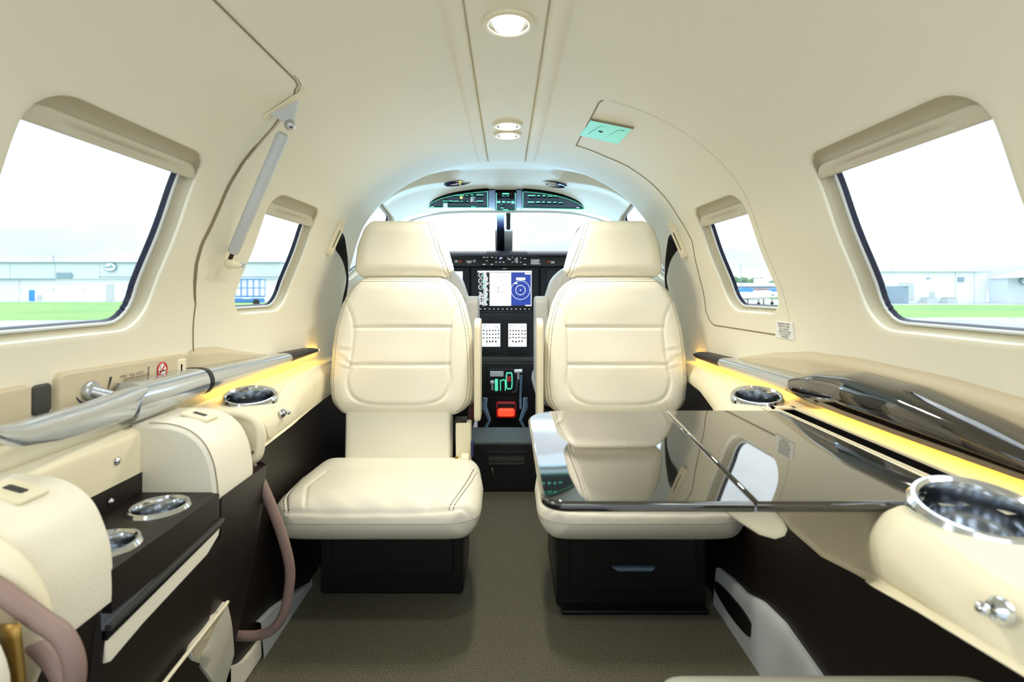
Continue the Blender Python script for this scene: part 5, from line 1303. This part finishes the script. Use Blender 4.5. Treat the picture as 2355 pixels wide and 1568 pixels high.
# pedestal with trim, flap and fuel controls
t = thing('control_pedestal', 'black centre pedestal with green lined switch tray', 'pedestal', W(1160, 900, 2.7))
mb = slab(1098, 1232, 834, 1010, 2.72, 0.2, .01, .004); mb.build('pedestal_body', 'black', t)
mb = slab(1120, 1205, 848, 906, 2.70, 0.03, .008, .004); mb.build('switch_tray', 'bezel', t)
def pslab(x0, x1, y0, y1, d, m, nm, th=.012): slab(x0, x1, y0, y1, d, th, .002, .002).build(nm, m, t)
pslab(1127, 1158, 854, 866, 2.685, 'kick', 'trim_wheel')
mb = MB(); mb.sphere(W(1132, 879, 2.68), .011, 8); mb.tube([W(1132, 879, 2.69), W(1132, 896, 2.70)], .005, 8); mb.build('toggle_lever', 'kick', t)
pslab(1138, 1145, 872, 899, 2.69, 'mk_green', 'green_marking', .012)
for xs in ([(1150, 1152), (1161, 1163)]):
    for a, b in [xs]: pslab(a, b, 874, 899, 2.692, 'mk_green', 'green_marking', .008)
mb = MB(); mb.tube(catmull([W(1165, 860, 2.69), W(1171, 858, 2.69), W(1177, 860, 2.69), W(1177, 890, 2.69), W(1171, 894, 2.69), W(1165, 890, 2.69)], 4, True), .003, 6, closed=True); mb.tube([W(1151, 876, 2.69), W(1157, 873, 2.69), W(1163, 876, 2.69)], .003, 6); mb.build('lever_slot_outline', 'mk_green', t)
pslab(1166, 1175, 866, 878, 2.675, 'mk_red', 'red_lever')
mb = MB(); mb.tube([W(1192, 856, 2.66), W(1192, 872, 2.68)], .006, 8); mb.tube([W(1183, 854, 2.66), W(1201, 853, 2.66)], .010, 10); mb.build('cable_plug', 'paper', t)
mb = MB(); mb.tube(catmull([W(1191, 872, 2.67), W(1189, 885, 2.66), W(1187, 898, 2.66), W(1178, 903, 2.66)], 6), .004, 8); mb.build('plug_cord', 'panelgrey', t)
mb = MB(); mb.tube(catmull([W(1199, 862, 2.62), W(1198, 885, 2.62), W(1197, 910, 2.62), W(1197, 940, 2.6)], 5), .005, 8); mb.build('headset_lead', 'steelblue', t)
mb = slab(1141, 1187, 925, 962, 2.69, .03, .012, .006); mb.build('selector_frame', 'mk_red', t)
mb = slab(1144, 1184, 928, 942, 2.684, .03, .006, .003); mb.build('selector_recess', 'brown', t)
mb = MB(); mb.prism(rrect(W(1145, 958, 2.66).x, W(1183, 958, 2.66).x, W(0, 958, 2.66).z, W(0, 941, 2.66).z, .01), lambda a, c, q: Vector((a, q, c)), 2.66, 2.69, bev=.006); mb.build('selector_handle', 'red_lit', t)
for k, (pts) in enumerate((((1116, 915), (1113, 935), (1126, 966), (1114, 990)), ((1208, 915), (1209, 935), (1197, 966), (1209, 990)))):
    mb = MB(); mb.tube([W(a, b, 2.42 + .0 * i) for i, (a, b) in enumerate(pts)], [.011, .013, .007, .007], 8)
    tag(mb.build('seat_rail_guard', 'steelblue'), ('bent blue grey bracket on the left side of the aisle end', 'bent blue grey bracket on the right side of the aisle end')[k], 'bracket', 'cockpit floor brackets')
# ---------------------------------------------------------------- the airfield outside
ZG = ZC - 1.85
mb = MB(); mb.box(-400, 400, -200, 500, ZG - 0.5, ZG); o = mb.build('ground', 'tarmac'); o['kind'] = 'structure'
def patch(x0, x1, y0, y1, nm):
    mb = MB(); n = 40; rnd = random.Random(5)
    e = [(x, y0 + rnd.uniform(-.35, .35)) for x in np.linspace(x0, x1, n)] + [(x1, y1), (x0, y1)]
    mb.prism(e, lambda a, c, q: Vector((a, c, ZG + q)), 0.0, 0.004); o = mb.build(nm, 'grass'); o['kind'] = 'stuff'; return o
tag(patch(-190, -16, 31, 75, 'grass_field'), 'green mown grass outside the windows on the door side', 'grass')
tag(patch(26, 170, 34, 62, 'grass_field'), 'green mown grass outside the window over the table', 'grass')
HD = 82.0
def hx(px, d): return (px - VX) / F * d
def hz(py, d): return ZC - (py - VY) / F * d
t = thing('hangar', 'long white hangar with a grey upper band outside the door side windows', 'building', (-65, HD, ZG))
x0, x1 = -150.0, hx(647, HD)
mb = MB(); mb.box(x0, x1, HD, HD + 30, ZG, hz(641, HD)); mb.build('hangar_wall', 'hwhite', t)
mb = MB(); mb.box(x0, x1, HD - 0.4, HD + 30, hz(641, HD), hz(604, HD)); mb.build('hangar_fascia', 'hgrey', t)
mb = MB(); mb.box(x0, x1 + .2, HD - 0.7, HD + 30.2, hz(604.5, HD), hz(602.6, HD)); mb.build('hangar_roof_edge', 'hline', t)
mb = MB(); mb.box(x0, hx(130, HD), HD - 0.5, HD, hz(641.6, HD), hz(640.2, HD)); mb.box(hx(232, HD), x1, HD - .5, HD, hz(637, HD), hz(636, HD)); mb.build('fascia_line', 'hline', t)
mb = MB()
for p in (28, 131, 233, 480): mb.box(hx(p, HD), hx(p + 1.2, HD), HD - .45, HD - .39, hz(641, HD), hz(604, HD))
for p in (44, 560): mb.box(hx(p, HD), hx(p + 1.0, HD), HD - .05, HD + .01, ZG, hz(641, HD))
mb.build('fascia_joint', 'hdoor', t)
def hp(px0, px1, py0, py1, d, nm, m, par, y=None):
    mb = MB(); mb.box(hx(px0, d), hx(px1, d), (y or d) - .12, (y or d) + .05, hz(py1, d), hz(py0, d)); return mb.build(nm, m, par)
hp(68, 79.5, 667, 692, HD, 'hangar_door', 'hblue', t); hp(245, 262, 653, 692, HD, 'hangar_door', 'hdoor', t); hp(304, 309, 651, 664, HD, 'hangar_door', 'hblue', t)
hp(87, 96, 678, 688, HD, 'wall_unit', 'hdoor', t)
for p in (48, 122, 194, 281): hp(p, p + 3, 664, 666.5, HD, 'wall_light', 'hdoor', t)
mb = MB(); mb.prism([(hx(137, HD), hz(640, HD)), (hx(170, HD), hz(640, HD)), (hx(173.5, HD), hz(634, HD)), (hx(170, HD), hz(627, HD)), (hx(137, HD), hz(627, HD))], lambda a, c, q: Vector((a, HD - q, c)), .4, .6); mb.build('arrow_sign', 'hline', t)
mb = MB(); mb.tube([Vector((hx(123, HD), HD, hz(604, HD))), Vector((hx(123, HD), HD, hz(587, HD)))], .06, 5); mb.build('roof_mast', 'hline', t)
def oval_sign(px, py, w, h, d, par, m1, y):
    c = Vector((hx(px, d), y, hz(py, d))); k = d / F
    el = lambda f, yy: [c + Vector((w / 2 * k * f * math.cos(a), yy, h / 2 * k * f * math.sin(a))) for a in np.linspace(0, 2 * PI, 33)[:-1]]
    mb = MB(); mb.loft([el(1, 0.2), el(1, -0.05)]); s = mb.build('logo_sign', m1, par)
    mb = MB(); mb.loft([el(.86, -.06), el(.86, -.1)]); mb.build('sign_face', 'hwhite', s)
    mb = MB(); pts = [c + Vector((k * w * a, -.16, k * h * b)) for a, b in ((-.36, -.02), (-.3, .08), (-.24, -.06), (-.14, .06), (-.1, -.1), (-.02, .06), (.06, -.04), (.12, .08), (.2, -.02), (.34, .04))]
    mb.tube(catmull(pts, 4), k * .9, 5); mb.loft([[c + Vector((k * w * a, yy, k * h * b)) for a, b in ((.02, .06), (.14, .34), (.2, .06))] for yy in (-.12, -.18)]); mb.build('sign_script', 'hline', s)
oval_sign(260, 614.5, 29, 20, HD, t, 'hline', HD - .6)
# scissor lift parked by the hangar
LD = 60.0
t = thing('scissor_lift', 'blue scissor lift with guard rails outside the small window by the door', 'lift', (hx(560, LD), LD, ZG))
zt, zm, zb = hz(642, LD), hz(662, LD), hz(681, LD)
X0, X1 = hx(505, LD), hx(604, LD)
mb = MB(); mb.box(X0, X1, LD - .6, LD + .6, zb - .1, zb + .05); mb.build('lift_platform', 'lift', t)
mb = MB()
for p in np.linspace(505, 604, 8):
    x = hx(p, LD); mb.tube([Vector((x, LD - .6, zb)), Vector((x, LD - .6, zt))], .045, 6); mb.tube([Vector((x, LD + .6, zb)), Vector((x, LD + .6, zt))], .04, 6)
for z in (zt, zm):
    for y in (LD - .6, LD + .6): mb.tube([Vector((X0, y, z)), Vector((X1, y, z))], .05, 6)
    mb.tube([Vector((X1, LD - .6, z)), Vector((X1, LD + .6, z))], .05, 6)
mb.build('lift_rails', 'lift', t)
mb = MB(); mb.box(X0, X1, LD - .5, LD + .5, zb - .75, zb - .25); mb.box(X0 + .5, X1 - .6, LD - .62, LD - .5, zb - .6, zb - .35); mb.build('lift_chassis', 'lift', t)
mb = MB(); mb.box(X1 - 2.0, X1 - 1.0, LD - .66, LD - .6, zb - .3, zb - .15); mb.build('lift_plate', 'paper', t)
for x in (X0 + .5, X1 - .5):
    mb = MB(); mb.lathe([(.001, -.2), (.32, -.2), (.36, 0), (.32, .2), (.001, .2)], (x, LD - .45, ZG + .36), (0, 1, 0), 20); mb.build('lift_wheel', 'strap', t)
# hangar beyond the table side
RD = 70.0
t = thing('hangar', 'white hangar with a roller door outside the window over the table', 'building', (60, RD, ZG))
mb = MB(); mb.box(hx(2008, RD), hx(2268, RD), RD, RD + 25, ZG, hz(625, RD)); mb.build('hangar_wall', 'hwhite', t)
mb = MB(); mb.box(hx(2005, RD), hx(2300, RD), RD - .3, RD + 25.3, hz(625, RD), hz(623.6, RD)); mb.build('hangar_roof_edge', 'hdoor', t)
hp(2067, 2101, 650, 690, RD, 'roller_door', 'hdoor', t); hp(2138, 2148, 670, 692, RD, 'hangar_door', 'hdoor', t); hp(2202, 2216, 637, 648, RD, 'hangar_window', 'hline', t)
mb = MB()
for p in (2196, 2240): mb.box(hx(p, RD), hx(p + .9, RD), RD - .06, RD + .01, ZG, hz(625, RD))
mb.build('wall_joint', 'hdoor', t)
hp(2130, 2138, 638.5, 641, RD, 'wall_light', 'hline', t); hp(2048, 2055, 618, 624, RD, 'roof_vent', 'hdoor', t); hp(2174, 2177, 619, 624, RD, 'roof_vent', 'hdoor', t); hp(2255, 2257, 618, 624, RD, 'roof_vent', 'hdoor', t)
t = thing('hangar_annex', 'pale grey annex with a canopy at the far edge of the right window', 'building', (70, RD - 3, ZG))
mb = MB(); mb.box(hx(2268, RD), hx(2520, RD), RD - 3, RD - .35, ZG, hz(640, RD)); mb.build('annex_wall', 'hgrey', t)
mb = MB(); mb.prism([(hx(2264, RD), hz(640, RD)), (hx(2520, RD), hz(638, RD)), (hx(2520, RD), hz(606, RD)), (hx(2400, RD), hz(612, RD)), (hx(2330, RD), hz(626, RD))], lambda a, c, q: Vector((a, q, c)), RD - 4.2, RD - .35); mb.build('annex_canopy', 'hwhite', t)
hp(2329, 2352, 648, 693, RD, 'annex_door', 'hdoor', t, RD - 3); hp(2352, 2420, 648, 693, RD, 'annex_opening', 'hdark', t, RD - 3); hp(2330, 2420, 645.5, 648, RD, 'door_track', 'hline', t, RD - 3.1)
oval_sign(2304, 647, 25, 15, RD, t, 'hline', RD - 3.3)
for px, tx in ((2122, 'low grey planter box left of the small hangar door'), (2168, 'low green topped planter box beside the small hangar door')):
    t = thing('planter_box', tx, 'planter', (hx(px, RD), RD - 1, ZG), 'planters along the hangar')
    mb = MB(); mb.prism([(hx(px - 11, RD), hz(685, RD)), (hx(px + 11, RD), hz(685, RD)), (hx(px + 12, RD), ZG), (hx(px - 12, RD), ZG)], lambda a, c, q: Vector((a, q, c)), RD - 1.6, RD - .4); mb.build('planter_body', 'hdoor', t)
    mb = MB(); mb.box(hx(px - 10, RD), hx(px + 10, RD), RD - 1.5, RD - .5, hz(686, RD), hz(684, RD)); mb.build('planter_top', 'leaf' if px > 2150 else 'hline', t)
mb = MB(); mb.box(hx(2025, RD), hx(2036.5, RD), RD - 4, RD - 1, ZG, hz(659, RD)); mb.box(hx(2024.6, RD), hx(2037, RD), RD - 4.1, RD - .9, hz(659.5, RD), hz(658.3, RD)); tag(mb.build('equipment_cabinet', 'hline'), 'blue grey equipment cabinet at the corner of the table side hangar', 'cabinet')
# terminal, trees and parked aircraft through the hatch window
TD = 120.0
t = thing('terminal_building', 'low white terminal building with a control cab beyond the parked aircraft', 'building', (hx(1740, TD), TD, ZG))
mb = MB(); mb.box(hx(1640, TD), hx(1850, TD), TD, TD + 12, ZG, hz(658, TD)); mb.build('terminal_wall', 'hgrey', t)
mb = MB(); mb.box(hx(1640, TD), hx(1850, TD), TD - 1, TD + 12, hz(658, TD), hz(650.5, TD)); mb.build('terminal_roof', 'hwhite', t)
mb = MB(); mb.box(hx(1762, TD), hx(1772, TD), TD + 2, TD + 6, hz(650, TD), hz(640, TD)); mb.build('control_cab', 'hwhite', t)
hp(1640, 1850, 660, 662.5, TD, 'window_band', 'hline', t); hp(1700, 1770, 665, 666.5, TD, 'red_band', 'orange', t)
mb = MB(); mb.tube([Vector((hx(1690.5, TD), TD - 3, ZG)), Vector((hx(1690, TD), TD - 3, hz(608, TD)))], .07, 5); tag(mb.build('flag_mast', 'hline'), 'thin tall mast beside the terminal building', 'mast')
rnd = random.Random(21)
for k, (px, r) in enumerate(((1668, 2.0), (1684, 2.2), (1703, 1.7), (1713, 1.9), (1727, 1.6), (1738, 2.0), (1750, 2.1), (1780, 1.9), (1794, 2.1))):
    d = 150.0 + 8.0 * (k % 3); c = Vector((hx(px, d), d, hz(648, d)))
    t = thing('airfield_tree', 'rounded dusty green tree behind the terminal roof', 'tree', (c.x, d, ZG), 'trees behind the terminal')
    mb = MB(); mb.tube([(c.x, d, ZG), (c.x, d, c.z)], .25, 6); mb.build('trunk', 'brown', t)
    mb = MB()
    for j in range(9):
        mb.sphere((c.x + rnd.uniform(-.8, .8) * r * .5, d + rnd.uniform(-.5, .5) * r, c.z + rnd.uniform(-.35, .3) * r), r * rnd.uniform(.3, .52), 6)
    mb.build('foliage', 'leaf', t)
def aircraft(cx, d, L_, yaw, txt, tail):
    zc = ZG + 1.25
    t = thing('parked_aircraft', txt, 'aircraft', (cx, d, ZG), 'parked light aircraft')
    c, s = math.cos(yaw), math.sin(yaw)
    f = lambda x, y, z: Vector((cx + x * c - y * s, d + x * s + y * c, zc + z))
    st = [(-.5, .12), (-.47, .3), (-.36, .42), (-.22, .5), (-.05, .55), (.1, .5), (.28, .3), (.45, .14), (.5, .06)]
    mb = MB(); mb.loft([[f(x * L_, r * math.cos(a), r * .95 * math.sin(a) + .15 * max(0, x)) for a in np.linspace(0, 2 * PI, 17)[:-1]] for x, r in st]); mb.build('fuselage', 'paper', t)
    mb = MB(); mb.loft([[f((-.2 + .30 * k) * L_ + .2 * (1 - h_), .44 * q * (1 - .25 * h_), .36 + .42 * h_ * (1 - abs(k - .45))) for q in (-1, 1) for h_ in ((0, 1) if q < 0 else (1, 0))] for k in np.linspace(0, 1, 6)]); mb.build('canopy', 'lift', t)
    mb = MB()
    for sg in (-1, 1): mb.loft([[f(x, sg * y, -.32 + .05 * y + dz) for x, dz in ((a, 0), (a + .5, .09), (a + w, 0), (a + .5, -.06))] for a, w, y in ((-.16 * L_, 1.6, .3), (-.12 * L_, 1.1, 4.8))])
    mb.build('main_wing', 'paper', t)
    mb = MB(); mb.loft([[f(x, y, z) for x, z in ((.30 * L_, .35), (.49 * L_, .15), (.54 * L_, 1.65), (.45 * L_, 1.65))] for y in (-.05, .05)]); mb.build('tail_fin', tail, t)
    mb = MB(); mb.loft([[f(x, y, .2 + dz) for x, dz in ((.40 * L_, 0), (.45 * L_, .05), (.5 * L_, 0), (.45 * L_, -.04))] for y in (-1.7, 1.7)]); mb.build('tailplane', 'paper', t)
    mb = MB(); mb.lathe([(.001, -.25), (.1, -.1), (.16, .1)], f(-.51 * L_, 0, 0), (c, s, 0), 12); mb.build('spinner', 'navy', t)
    mb = MB()
    for x, y in ((-.38 * L_, 0), (-.02 * L_, 1.2), (-.02 * L_, -1.2)):
        mb.tube([f(x, y, -.3), f(x, y, -1.05)], .05, 6); mb.lathe([(.001, -.08), (.17, -.08), (.2, 0), (.17, .08), (.001, .08)], f(x, y, -1.05), (-s, c, 0), 14)
    mb.build('landing_gear', 'strap', t)
aircraft(hx(1700, 52), 52, 7.0, PI + 0.15, 'white light aircraft with blue windows parked beyond the hatch window', 'lift')
aircraft(hx(1795, 60), 60, 7.5, 0.2, 'second parked aircraft with a blue tail beyond the hatch window', 'lift')
